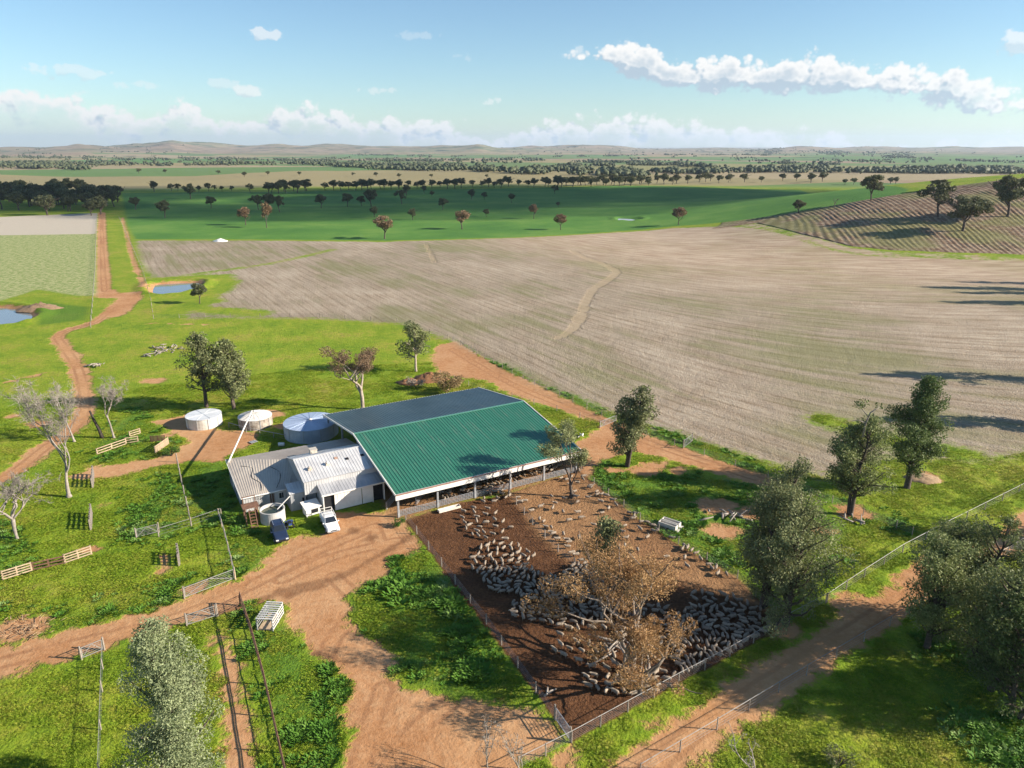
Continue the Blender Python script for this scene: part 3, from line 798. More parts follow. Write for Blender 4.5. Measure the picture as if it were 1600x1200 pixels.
def near_trees():
    P = plant_tree
    P('pine_tree', 'tall grey green cypress pine beside the red drive, cut off by the bottom edge', G(282, 1262), pine_tree(17.6, 7.8, 3, .095, 210, .04, gap=.3), BARK, GREYGREEN, rz=.6)
    P('pine_tree', 'left of the two dark pines behind the round white tank', G(323, 636), pine_tree(15.2, 8.6, 5, .2, 40, .2, gap=.45), BARK, OLIVE)
    P('pine_tree', 'right of the two dark pines behind the round white tank, bushier and lower', G(366, 638), pine_tree(13.6, 9.4, 8, .2, 42, .2, gap=.4, stems=2), BARK, OLIVE)
    P('gum_tree', 'spreading brown gum tree with bare forked limbs behind the shed roof', G(567, 640), gum_tree(13.4, 14.0, 11, .15, 110, .28, .72, 3, .6, .090), PALEBARK, RUST)
    P('pine_tree', 'slender dark tree standing by the earth mound at the end of the dirt lane', G(650, 580), pine_tree(11.2, 8.2, 14, .22, 34, .28, gap=.6), PALEBARK, OLIVE)
    P('pine_tree', 'dark pine with an uneven crown beside the dirt lane, right of the green roof', G(978, 728), pine_tree(14.4, 8.6, 17, .19, 46, .16, gap=.5, stems=2), BARK, OLIVE)
    P('gum_tree', 'thin sparse tree in the pen at the corner of the green roof', G(893, 776), gum_tree(11.8, 7.0, 23, .14, 140, .26, .65, 3, .8, .075, lean=(-.05, 0)), BARK, OLIVE)
    P('pine_tree', 'small green pine rising behind the brown gum in the sheep pen', G(947, 928), pine_tree(9.6, 4.9, 26, .16, 60, .22, gap=.3), BARK, OLIVE)
    P('gum_tree', 'large brown leaved gum tree spreading over the sheep in the pen', G(985, 1058), gum_tree(13.0, 17.5, 32, .105, 200, .14, .95, 3, .9, .088, kids=(3, 4)), GREYBARK, BROWN, rz=.8)
    P('gum_tree', 'low brown leaved gum limb tree at the front of the sheep pen', G(1000, 1082), gum_tree(9.0, 11.5, 37, .105, 220, .16, .95, 3, .9, .11, kids=(2, 4)), GREYBARK, BROWN, rz=2.1)
    P('pine_tree', 'taller of the two grey green pines at the right corner of the pen', G(1190, 948), pine_tree(16.8, 10.4, 41, .12, 85, .1, gap=.35, stems=2, flat=1), BARK, OLIVE)
    P('pine_tree', 'nearer bushy grey green pine at the right corner of the pen fence', G(1228, 976), pine_tree(14.2, 10.0, 44, .12, 85, .08, gap=.3, flat=1), BARK, OLIVE)
    P('pine_tree', 'pine with a dead broken top in the green paddock', G(1328, 806), pine_tree(14.6, 10.4, 47, .15, 75, .18, gap=.45, stems=2), BARK, PINE)
    P('pine_tree', 'tall dark upright pine standing alone at the edge of the stubble', G(1417, 762), pine_tree(18.0, 9.0, 53, .15, 100, .14, lean=(.02, .01), gap=.35), BARK, PINEDARK)
    P('pine_tree', 'broad dark pine beside the dirt road, topmost of the right hand clump', G(1520, 985), pine_tree(13.6, 10.4, 57, .12, 90, .1, gap=.25, stems=2), BARK, PINE)
    P('pine_tree', 'dark pine at the left of the clump beside the dirt road', G(1448, 1012), pine_tree(12.6, 9.4, 59, .12, 90, .12, gap=.25), BARK, PINE)
    P('pine_tree', 'dark pine at the lower end of the clump, against the right edge', G(1585, 1120), pine_tree(12.2, 9.2, 61, .12, 90, .06, gap=.2, stems=2), BARK, PINEDARK)
    P('pine_tree', 'dark pine at the upper end of the clump, against the right edge', G(1618, 1010), pine_tree(11.5, 8.6, 63, .18, 60, .1, gap=.25), BARK, PINE)
    P('pine_tree', 'dark pine in the lower middle of the right hand clump', G(1548, 1078), pine_tree(12.2, 9.0, 65, .12, 90, .08, gap=.3, flat=1), BARK, PINE)
    # trees just outside the right edge: their long shadows lie across the frame
    for (x, y, hh, s) in ((108, 126, 16, 71), (127, 154, 20, 72), (202, 262, 22, 74), (209, 252, 22, 75), (226, 272, 24, 78), (190, 236, 20, 79), (84, 84, 14, 76), (66, 56, 14, 77)):
        P('pine_tree', 'pine just beyond the right edge, its long shadow falling into the picture', (x, y, float(H(x, y))), pine_tree(hh, 8.5, s, .3, 22, .15, gap=.4), BARK, PINEDARK, group='trees beyond the right edge')
    # bare dead trees on the left
    for lab, b, hh, w, s, ln, fk, k in (
        ('tallest bare dead tree, leaning left over the pasture with pale trunk', (108, 776), 18.0, 8.6, 81, (-.08, .02), .30, (3, 4)),
        ('slim bare dead tree behind the tallest one', (116, 690), 11.5, 5.5, 83, (-.06, 0), .34, (2, 3)),
        ('round headed bare dead tree beside the leaning black stump', (178, 684), 11.2, 8.0, 86, (0, 0), .36, (3, 4)),
        ('low spreading bare dead tree at the left edge of the pasture', (27, 842), 9.2, 9.0, 89, (-.02, 0), .34, (3, 4))):
        P('dead_tree', lab, G(*b), gum_tree(hh, w, s, fork=fk, spread=.75, levels=3, trunk_r=.0165, twig=10, lean=ln, kids=k), DEADWOOD, DEADWOOD, second='twigs', cat='dead tree')
    st = thing('dead_stump', 'dark leaning dead trunk with one thin broken branch', 'stump', G(160, 684))
    m = MB(); m.tube([(0, 0, -.2), (-.3, 0, 1.6), (-.9, 0, 3.4), (-1.35, 0, 5.2)], [.34, .27, .22, .15], 8); m.build('trunk', mat('charred_wood', (.07, .055, .045), (.03, .025, .02), .9), st, smooth=True)
    m = MB(); m.tube([(-.9, 0, 3.3), (-1.7, .1, 3.9), (-2.1, 0, 3.2), (-2.2, .1, 2.4)], [.06, .05, .04, .02], 5); m.build('branch', mat('charred_wood', (0, 0, 0)), st)
    for i, (b, hh, w, s) in enumerate((((762, 1212), 4.6, 3.4, 91), ((820, 1222), 4.8, 3.6, 92), ((1172, 1226), 5.2, 4.2, 93))):
        P('dead_sapling', ('bare pale sapling at the bottom edge on red earth, left of a second one', 'bare pale sapling at the bottom edge beside the pen fence corner', 'bare pale sapling at the bottom edge in the grass below the road')[i],
          G(*b), gum_tree(hh, w, s, fork=.2, spread=.5, levels=2, trunk_r=.012, twig=4), DEADWOOD, DEADWOOD, second='twigs', cat='sapling')
    # dead top on the broken pine
    t = thing('dead_treetop', 'bare twisted dead limbs sticking out of the broken pine top', 'dead wood', G(1328, 806) + Vector((.1, .2, 14)))
    m = MB(); m.tube([(0, 0, -2), (.1, 0, 0), (.5, 0, 1.6), (1.6, 0, 2.4)], [.16, .13, .10, .04], 6); m.tube([(.3, 0, 1.0), (-.5, .1, 1.9), (-1.2, 0, 2.6)], [.09, .07, .03], 5); m.tube([(.1, 0, .1), (-1.0, 0, .5), (-1.7, .2, .3)], [.09, .06, .02], 5)
    m.build('limb', DEADWOOD, t, smooth=True)
    rng = np.random.default_rng(5)
    put('crown', np_mesh('tuft', *leaves(clump_points([(-1.3, 0, 2.9), (-.6, 0, 3.0), (1.5, 0, 2.6)], [.9, .8, .6], 70, rng), .18, rng)), PINEDARK, t)

    # shrubs
    def shrub(name, label, base, r, hgt, per, size, m, seed, cat='shrub'):
        rng = np.random.default_rng(seed); t = thing(name, label, cat, base)
        mb = MB(); cs = []; rs = []
        for k in range(14):
            a = rng.uniform(0, 6.283); d = Vector((math.cos(a) * r * .8, math.sin(a) * r * .8, hgt * rng.uniform(.5, .95))) * rng.uniform(.5, 1)
            mb.tube([(0, 0, -.1), d * .5 + Vector((0, 0, .2)), d], [.05, .035, .015], 4, caps=False); cs.append(d); rs.append(r * rng.uniform(.25, .45))
        mb.build('stems', BARK, t)
        P_ = clump_points(cs, rs, per, rng, .8); P_[:, 2] = np.abs(P_[:, 2])
        put('foliage', np_mesh('foliage', *leaves(P_, size, rng, .5, .3)), m, t)
    shrub('dry_bush', 'round dry golden brown bush behind the far shed roof', G(700, 612), 3.6, 4.2, 150, .22, TWIGGY, 3)
    shrub('dry_bush', 'grey tangle of dry branches beside the earth mound', G(650, 606), 2.2, 2.4, 90, .2, leaf_mat('grey_twigs', (.2, .16, .13), (.42, .38, .33)), 4)
    shrub('green_shrub', 'round green shrub at the corner post of the green shed', G(622, 822), 1.0, 1.3, 300, .12, leaf_mat('weed_leaf', (.03, .09, .012), (.10, .22, .03)), 6)
    shrub('green_shrub', 'dark green shrub beside the timber yard rails', G(268, 712), 1.6, 1.8, 170, .14, leaf_mat('weed_leaf', (.03, .09, .012), (.10, .22, .03)), 7)
    shrub('green_shrub', 'small shrub at the bottom edge under the dirt road', G(1310, 1196), 1.5, 1.5, 170, .14, PINE, 8)
    shrub('green_shrub', 'dark low shrub beside the lane gate near the green roof', G(888, 700), 1.6, 2.4, 60, .2, PINE, 9)

# trees far off: a few grown forms, many placed copies
def far_trees():
    kinds = []
    def rounded(g, w, seed, size, per, top=1.0):
        rng = np.random.default_rng(seed); n = 34
        d = rng.normal(size=(n, 3)); d /= np.linalg.norm(d, axis=1, keepdims=True); q = rng.uniform(.25, 1, n) ** .5
        C = d * q[:, None] * np.array([w * .38, w * .38, 3.1 * top]) + np.array([rng.normal() * .5, rng.normal() * .5, 7.6])
        C[:, 0] += .10 * w * np.sin(C[:, 2]); keep = rng.uniform(size=n) > .12
        P = clump_points(C[keep], rng.uniform(.9, 1.7, keep.sum()), per, rng, .8)
        return g[0], np_mesh('crown', *leaves(P, size, rng, 0, .5))
    for s in range(4): kinds.append((rounded(gum_tree(11, 9, 200 + s, .42, 4, .24, .8, 2, .85, .1), 10.5, 300 + s, .38, 55), GUM))
    for s in range(2): kinds.append((rounded(gum_tree(11, 8, 210 + s, .42, 4, .26, .8, 2, .85, .1), 9.5, 310 + s, .36, 42), RUST))
    for s in range(2): kinds.append((rounded(gum_tree(11, 7, 220 + s, .38, 4, .34, .6, 2, .9, .1), 8.0, 320 + s, .34, 38, 1.1), leaf_mat('autumn_gum_foliage', (.12, .075, .04), (.30, .20, .11))))
    dead = (gum_tree(9, 6, 230, fork=.4, levels=2, twig=5), DEADWOOD)
    rnd = random.Random(7); groups = {}
    def far(px, py, hp, kind, label, group=None, wf=1.0):
        b = T(px, py); dist = (b - Vector((0, 0, EYE))).length
        hgt = hp * dist / F * 1.04
        ms, fo = dead if kind == 'dead' else kinds[kind]
        s = hgt / (9 if kind == 'dead' else 12)
        o = plant_tree('dead_tree' if kind == 'dead' else 'gum_tree', label, b, ms, BARK, fo, rnd.uniform(0, 6.28), (s * wf, s * wf, s), group)
        if group: groups.setdefault(group, []).append((o, (px, py)))
    S = [(384, 352, 27, 4, 'reddish gum on the green crop, left of the pale trunked one', 1), (417, 356, 37, 6, 'tall pale trunked gum standing on the sunlit green crop', .7), (601, 373, 36, 5, 'brown spreading gum on the line where stubble meets crop', 1.15),
         (722, 358, 30, 5, 'wide twin crowned gum at the edge of the stubble', 1.2), (876, 359, 25, 4, 'round brown gum on the crop just above the stubble edge', 1.1), (834, 342, 23, 4, 'small upright gum in the crop left of the far dam', .9),
         (1060, 351, 27, 4, 'round dark gum right of the little far dam', 1.15), (645, 344, 18, 0, 'small dark tree alone on the shaded crop', .9), (312, 474, 31, 1, 'grey gum leaning over the rectangular farm dam', .9),
         (1361, 314, 37, 1, 'tall open gum rising behind the shoulder of the ploughed hill', 1), (1247, 334, 20, 0, 'dark gum on the foot of the ploughed ridge', 1.2), (1303, 329, 16, 'dead', 'bare dead tree on the ridge line of the ploughed hill', .8),
         (1465, 340, 46, 2, 'spreading gum on the ploughed hillside, leftmost of three', 1.1), (1504, 362, 46, 0, 'dark low gum on the ploughed hillside, lowest of three', 1.3), (1574, 340, 54, 1, 'largest gum on the ploughed hillside, at the right edge', 1.1), (1470, 296, 13, 0, 'low tree peeping over the crest of the ploughed hill', 2.2)]
    for px, py, hp, kd, lab, wf in S: far(px, py, hp, kd, lab, None, wf)
    R = [(585, 340, 17), (502, 325, 21), (543, 323, 21), (580, 323, 27), (565, 322, 16), (628, 319, 22), (692, 328, 19), (760, 339, 13), (737, 312, 16), (757, 312, 12), (799, 317, 15), (867, 303, 14), (258, 340, 25), (212, 328, 18), (330, 326, 18),
         (404, 328, 22), (421, 330, 26), (437, 331, 24), (241, 300, 15), (268, 299, 11), (278, 299, 11), (298, 311, 22), (311, 300, 9), (326, 299, 12), (336, 299, 9), (347, 299, 8), (362, 299, 8), (391, 301, 13), (635, 306, 17), (663, 302, 12), (872, 324, 9), (675, 308, 10)]
    for px, py, hp in R: far(px, py, hp, rnd.choice((0, 1, 2, 3)), 'dark gum dotted on the shaded crop', 'gums scattered on the shaded crop')
    # the shaded wood on the left
    for i in range(62):
        px = rnd.uniform(-30, 185); py = rnd.uniform(302, 337)
        if px > 60 and 306 < py < 316: py += 12
        if px < 30 and py > 330: py -= 6
        if py > 333 and 30 < px < 70: continue
        far(px, py, rnd.uniform(19, 29) * (1 if py > 315 else .8), rnd.choice((0, 1, 2, 3)), 'dark tree in the shaded wood', 'trees of the shaded wood', 1.15)
    # the hedgerow rows behind the crop
    def row(x0, y0, x1, y1, n, h0, h1, lab, grp, jit=2.0):
        for i in range(n):
            t = (i + rnd.uniform(-.4, .4)) / max(n - 1, 1)
            far(x0 + (x1 - x0) * t, y0 + (y1 - y0) * t + rnd.uniform(-jit, jit), rnd.uniform(h0, h1), rnd.choice((0, 1, 2, 3)), lab, grp, 1.2)
    row(418, 303, 482, 299, 9, 14, 20, 'tree in the dark row behind the crop', 'trees in the row behind the crop')
    row(512, 298, 625, 294, 12, 11, 17, 'tree in the dark row behind the crop', 'trees in the row behind the crop')
    row(625, 295, 1010, 289, 32, 10, 16, 'tree in the dark row behind the crop', 'trees in the row behind the crop')
    row(870, 291, 925, 292, 8, 12, 17, 'tree in the dark row behind the crop', 'trees in the row behind the crop')
    row(945, 290, 1140, 284, 16, 11, 17, 'tree in the dark row behind the crop', 'trees in the row behind the crop')
    row(1140, 283, 1290, 284, 7, 9, 14, 'tree on the far green paddock', 'trees on the far green paddock', 3)
    row(1315, 288, 1330, 288, 2, 8, 10, 'tree on the far green paddock', 'trees on the far green paddock', 1)
    row(1392, 288, 1400, 288, 2, 9, 10, 'tree on the far green paddock', 'trees on the far green paddock', 1)
    row(215, 273, 800, 281, 12, 6, 8, 'small tree on the far yellow paddock', 'trees on the far yellow paddock', 3)
    for g in groups.values(): spread_labels([a for a, _ in g], [b for _, b in g])
    # woods too far to tell trees apart: one mass
    rng = np.random.default_rng(77)
    belts = [((0, 258), (430, 261), 3.5, 520), ((0, 266), (165, 269), 3, 170), ((430, 259), (800, 268), 2.2, 420), ((520, 264), (800, 279), 2.5, 420), ((800, 273), (1150, 280), 2.5, 380), ((800, 280), (1000, 284), 2, 170), ((1120, 275), (1600, 278), 2.2, 520), ((1150, 270), (1600, 272), 1.5, 300),
             ((0, 246), (170, 247), 3, 160), ((160, 249), (330, 250), 1.5, 120), ((270, 245), (520, 253), 2, 240), ((480, 246), (700, 254), 1.4, 180), ((620, 252), (800, 250), 1.6, 170), ((560, 241), (800, 245), 1.2, 140), ((800, 250), (1080, 261), 2, 260), ((860, 244), (1000, 244), 1.0, 80),
             ((1020, 241), (1200, 244), 1.5, 160), ((1160, 238), (1420, 243), 3, 420), ((1380, 246), (1600, 256), 1.6, 180), ((1200, 258), (1330, 261), .8, 70), ((1000, 262), (1120, 267), 1.4, 120), ((880, 266), (1080, 262), 1.2, 140), ((0, 252), (1600, 252), 9, 330), ((0, 240), (1600, 240), 6, 260), ((0, 232), (900, 231), 3.0, 420), ((900, 235), (1600, 235), 3, 300)]
    V0 = []; ico = bmesh.new(); bmesh.ops.create_icosphere(ico, subdivisions=1, radius=1)
    iv = np.array([v.co[:] for v in ico.verts]); jf = np.array([[v.index for v in f.verts] for f in ico.faces]); ico.free()
    Vs = []; Fs = []; nv = 0
    XY = []
    for (a, b, spread, n) in belts:
        n = int(n * .62); nc = max(3, n // 9)
        tc_ = rng.uniform(0, 1, nc)                       # trees stand in loose groups along a belt
        t = np.clip(tc_[rng.integers(0, nc, n)] + rng.normal(size=n) * .02, 0, 1)
        px = a[0] + (b[0] - a[0]) * t; py = a[1] + (b[1] - a[1]) * t + rng.normal(size=n) * spread * .42
        u = 600 - np.maximum(py, 229.6)
        k = -62.0 / np.minimum(-F * SP + u * CP, -1.2)
        XY.append(np.stack([(px - 800) * k, (F * CP + u * SP) * k], -1))
    XY = np.concatenate(XY); XY = XY[(XY[:, 1] > 1000) & (XY[:, 1] < 11500)]
    ZZ = H(XY[:, 0], XY[:, 1])
    for (x, y), z in zip(XY, ZZ):
        for q in range(3):
            hh = rng.uniform(6.5, 12.5) * (1 if q == 0 else .8); w = hh * rng.uniform(.34, .62)
            p = iv * (1 + rng.normal(size=(len(iv), 1)) * .3) * np.array([w, w, hh * .42]) + np.array([x + (q * rng.normal() * 9), y + q * rng.normal() * 9, z + hh * .58])
            Vs.append(p); Fs.append(jf + nv); nv += len(iv)
    o = put('woodland', np_mesh('woodland', np.concatenate(Vs), np.concatenate(Fs)), leaf_mat('woodland_foliage', (.035, .048, .022), (.095, .105, .052), .1))
    tag(o, 'belts of far woodland crossing the patchwork plain', 'woodland', kind='stuff')
near_trees()
far_trees()

# ------------------------------------------------------------------ farm buildings
YAW = RAD(29.5)
def roof_steel(name, c1, c2):
    """coated roof sheeting: sheet to sheet shade differences, dust streaks down the slope"""
    m = new_mat(name); k = NT(m)
    pos = k.node('ShaderNodeTexCoord').outputs['Object']
    sp_ = k.node('ShaderNodeSeparateXYZ'); k.l.new(pos, sp_.inputs[0])
    wnz = k.node('ShaderNodeTexWhiteNoise', noise_dimensions='1D'); k.set(wnz.inputs['W'], k.math('FLOOR', k.math('MULTIPLY', sp_.outputs[0], 1.3)))
    mp = k.node('ShaderNodeMapping'); k.l.new(pos, mp.inputs[0]); mp.inputs['Scale'].default_value = (2.2, .12, 1)
    st = k.noise(mp.outputs[0], 1.0, 4, .6); bl = k.noise(pos, .16, 3, .6)
    c = k.mix(k.math('ADD', k.math('MULTIPLY', wnz.outputs[0], .4), k.math('MULTIPLY', bl, .6)), c1, c2)
    c = k.mix(k.math('MULTIPLY', k.step(st, .52, .75), .22), c, (.30, .27, .22))
    lap = k.math('LESS_THAN', k.math('FRACT', k.math('MULTIPLY', sp_.outputs[1], 1 / 5.85)), .012)
    c = k.mix(k.math('MULTIPLY', lap, .45), c, (.01, .03, .03))
    k.out(k.bsdf(c, k.math('ADD', .26, k.math('MULTIPLY', bl, .25)), 0, None, .5))
    return m
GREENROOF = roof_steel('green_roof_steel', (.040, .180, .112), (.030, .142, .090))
FARROOF = roof_steel('far_roof_steel', (.050, .095, .120), (.038, .078, .102))  # same sheeting, set darker and bluer for the far slope
WHITE = mat('white_steel', (.80, .77, .72), (.66, .62, .57), .5, 0, .8, .4, vary=.03)
STEEL = mat('galvanised_steel', (.46, .47, .49), (.34, .35, .37), .42, .35, 2.5, .5, vary=.06)
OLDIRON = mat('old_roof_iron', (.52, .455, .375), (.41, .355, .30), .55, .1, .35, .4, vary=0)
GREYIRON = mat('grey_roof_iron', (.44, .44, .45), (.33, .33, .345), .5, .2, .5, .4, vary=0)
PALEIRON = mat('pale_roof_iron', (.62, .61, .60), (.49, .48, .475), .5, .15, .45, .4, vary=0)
TIMBER = mat('weathered_timber', (.50, .38, .25), (.33, .24, .16), .85, 0, 3)
POSTWOOD = mat('old_post_timber', (.36, .31, .26), (.22, .18, .15), .9, 0, 3)
RUSTY = mat('rusty_timber', (.22, .115, .07), (.12, .065, .045), .85, 0, 3)
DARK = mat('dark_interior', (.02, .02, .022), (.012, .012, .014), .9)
GLASS = mat('dark_glass', (.015, .02, .028), (.02, .026, .034), .08, 0, 1, .6)
RUBBER = mat('tyre_rubber', (.02, .02, .02), (.012, .012, .012), .85)
CONCRETE = mat('concrete', (.55, .52, .47), (.42, .39, .35), .85, 0, 1.5)

def ribbed(a, b, c, d, pitch, hgt):
    """roof sheet: a-b along the top, d-c along the bottom, ribs running down the slope"""
    a, b, c, d = (Vector(p) for p in (a, b, c, d))
    n = max(2, int((b - a).length / pitch)); nor = (b - a).cross(d - a).normalized()
    if nor.z < 0: nor = -nor
    top = []; bot = []
    for i in range(n):
        for f, o in ((0, 0), (.62, 0), (.70, hgt), (.92, hgt)):
            t = (i + f) / n
            top.append(a.lerp(b, t) + nor * o); bot.append(d.lerp(c, t) + nor * o)
    top.append(b); bot.append(c)
    m = len(top)
    mb = MB(); mb.add(top + bot, [(i, i + 1, m + i + 1, m + i) for i in range(m - 1)])
    # underside, so the sheet has thickness
    u = -nor * .05
    mb.add([a + u, b + u, c + u, d + u], [(0, 1, 2, 3)])
    return mb

def big_shed():
    O = G(623, 808)
    t = thing('sheep_shed', 'huge open sided sheep shed with green ribbed gable roof and white fascia', 'shed', O, YAW)
    L, Wd, ov = 30.6, 34.6, .7
    z0, z1 = 4.0, 6.7
    x0, x1 = -.6, L
    ya, yb, ym = -ov - .2, Wd + ov, Wd / 2
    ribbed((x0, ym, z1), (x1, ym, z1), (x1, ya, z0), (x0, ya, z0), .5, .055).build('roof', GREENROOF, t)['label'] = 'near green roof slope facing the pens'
    ribbed((x0, ym, z1), (x1, ym, z1), (x1, yb, z0), (x0, yb, z0), .5, .055).build('roof', FARROOF, t)['label'] = 'far roof slope, dark slate blue'
    MB().bar((x0, ym, z1 + .05), (x1, ym, z1 + .05), .42, .07).build('ridge_cap', mat('green_trim', (.10, .26, .20), (.08, .22, .17), .4, vary=0), t)
    MB().box(((x0 + x1) / 2, ya - .06, z0 - .38), (x1 - x0 + .1, .1, .92)).build('fascia', WHITE, t)
    MB().box(((x0 + x1) / 2, ya - .20, z0 + .03), (x1 - x0, .16, .12)).build('gutter', mat('red_brown_gutter', (.36, .20, .15), None, .5), t)
    MB().box(((x0 + x1) / 2, yb + .06, z0 - .3), (x1 - x0 + .1, .1, .6)).build('fascia', WHITE, t)
    for x in (x0 - .06, x1 + .06):
        MB().bar((x, ya - .1, z0 - .02), (x, ym, z1 - .02), .12, .30).build('barge_board', WHITE, t)
        MB().bar((x, ym, z1 - .02), (x, yb + .1, z0 - .02), .12, .30).build('barge_board', WHITE, t)
    post = MB().box((0, 0, 1.85), (.26, .26, 3.7)).mesh('post')
    for k in range(6):
        for yy in (0, Wd / 4, Wd / 2, Wd * 3 / 4, Wd):
            zt = z0 + (z1 - z0) * (1 - abs(yy - ym) / ym) - .35
            put('post', post, STEEL, t, (k * 6.05, yy, 0), scale=(1, 1, zt / 3.7))
    for k in range(6):
        x = k * 6.05
        m = MB(); m.bar((x, ya + .25, z0 - .28), (x, ym, z1 - .28), .18, .34); m.bar((x, ym, z1 - .28), (x, yb - .25, z0 - .28), .18, .34)
        m.build('rafter', STEEL, t)
    for yy in np.linspace(2, Wd - 2, 9):
        zt = z0 + (z1 - z0) * (1 - abs(yy - ym) / ym) - .10
        MB().box((L / 2, yy, zt), (L - .6, .1, .1)).build('purlin', STEEL, t)
    # steel yard panels along the open front, one thing each
    names = ['beside the shrub', 'behind the white trough', 'in front of the packed sheep', 'where the pen fence meets the shed', 'behind the thin tree']
    for k in range(5):
        p = thing('yard_panel', 'low grey steel yard panel under the shed front, ' + names[k], 'panel', O + Vector((math.cos(YAW), math.sin(YAW), 0)) * (k * 6.05), YAW, 'steel panels along the shed front')
        rail_panel(p, 5.7, 1.05, 5, STEEL, .06, x0=.18, infill=True)
    tr = thing('feed_trough', 'long white trough lying along the shed front panel', 'trough', G(702, 797), YAW)
    m = MB(); m.box((0, 0, .12), (3.4, .7, .06)); m.box((0, -.33, .28), (3.4, .06, .32)); m.box((0, .33, .28), (3.4, .06, .32)); m.box((-1.67, 0, .28), (.06, .6, .32)); m.box((1.67, 0, .28), (.06, .6, .32)); m.box((0, 0, .045), (2.9, .4, .09)); m.build('basin', mat('white_plastic', (.72, .66, .57), (.58, .5, .42), .6), tr)
    # hurdles whose rails throw ladder shadows at the open end of the shed
    for k, (px, py, a) in enumerate(((604, 797, 1.35), (650, 790, 1.35), (662, 772, 1.35))):
        p = thing('timber_hurdle', ('railed hurdle at the left corner post of the green shed', 'railed hurdle just inside the first bay of the shed', 'railed hurdle deeper inside the shed behind another')[k], 'hurdle', G(px, py), a)
        rail_panel(p, 3.2, 1.3, 5, STEEL, .07)

def rail_panel(p, L, h, n, m, w=.08, x0=0.0, infill=False, posts=2):
    """posts and rails, each a part, along local x"""
    pm = MB().box((0, 0, h / 2), (w * 1.3, w * 1.3, h)).mesh('post')
    for k in range(posts): put('post', pm, m, p, (x0 + L * k / (posts - 1), 0, 0))
    rm = MB().box((x0 + L / 2, 0, 0), (L, w * .7, w)).mesh('rail')
    for k in range(n): put('rail', rm, m, p, (0, -w * .95 if not infill else 0, h * (.14 + .82 * k / (n - 1))))
    if infill:
        mb = MB()
        for k in range(1, int(L / .3)): mb.box((x0 + k * .3, 0, h * .5), (.03, .03, h * .85))
        mb.build('mesh_infill', m, p)['kind'] = 'stuff'

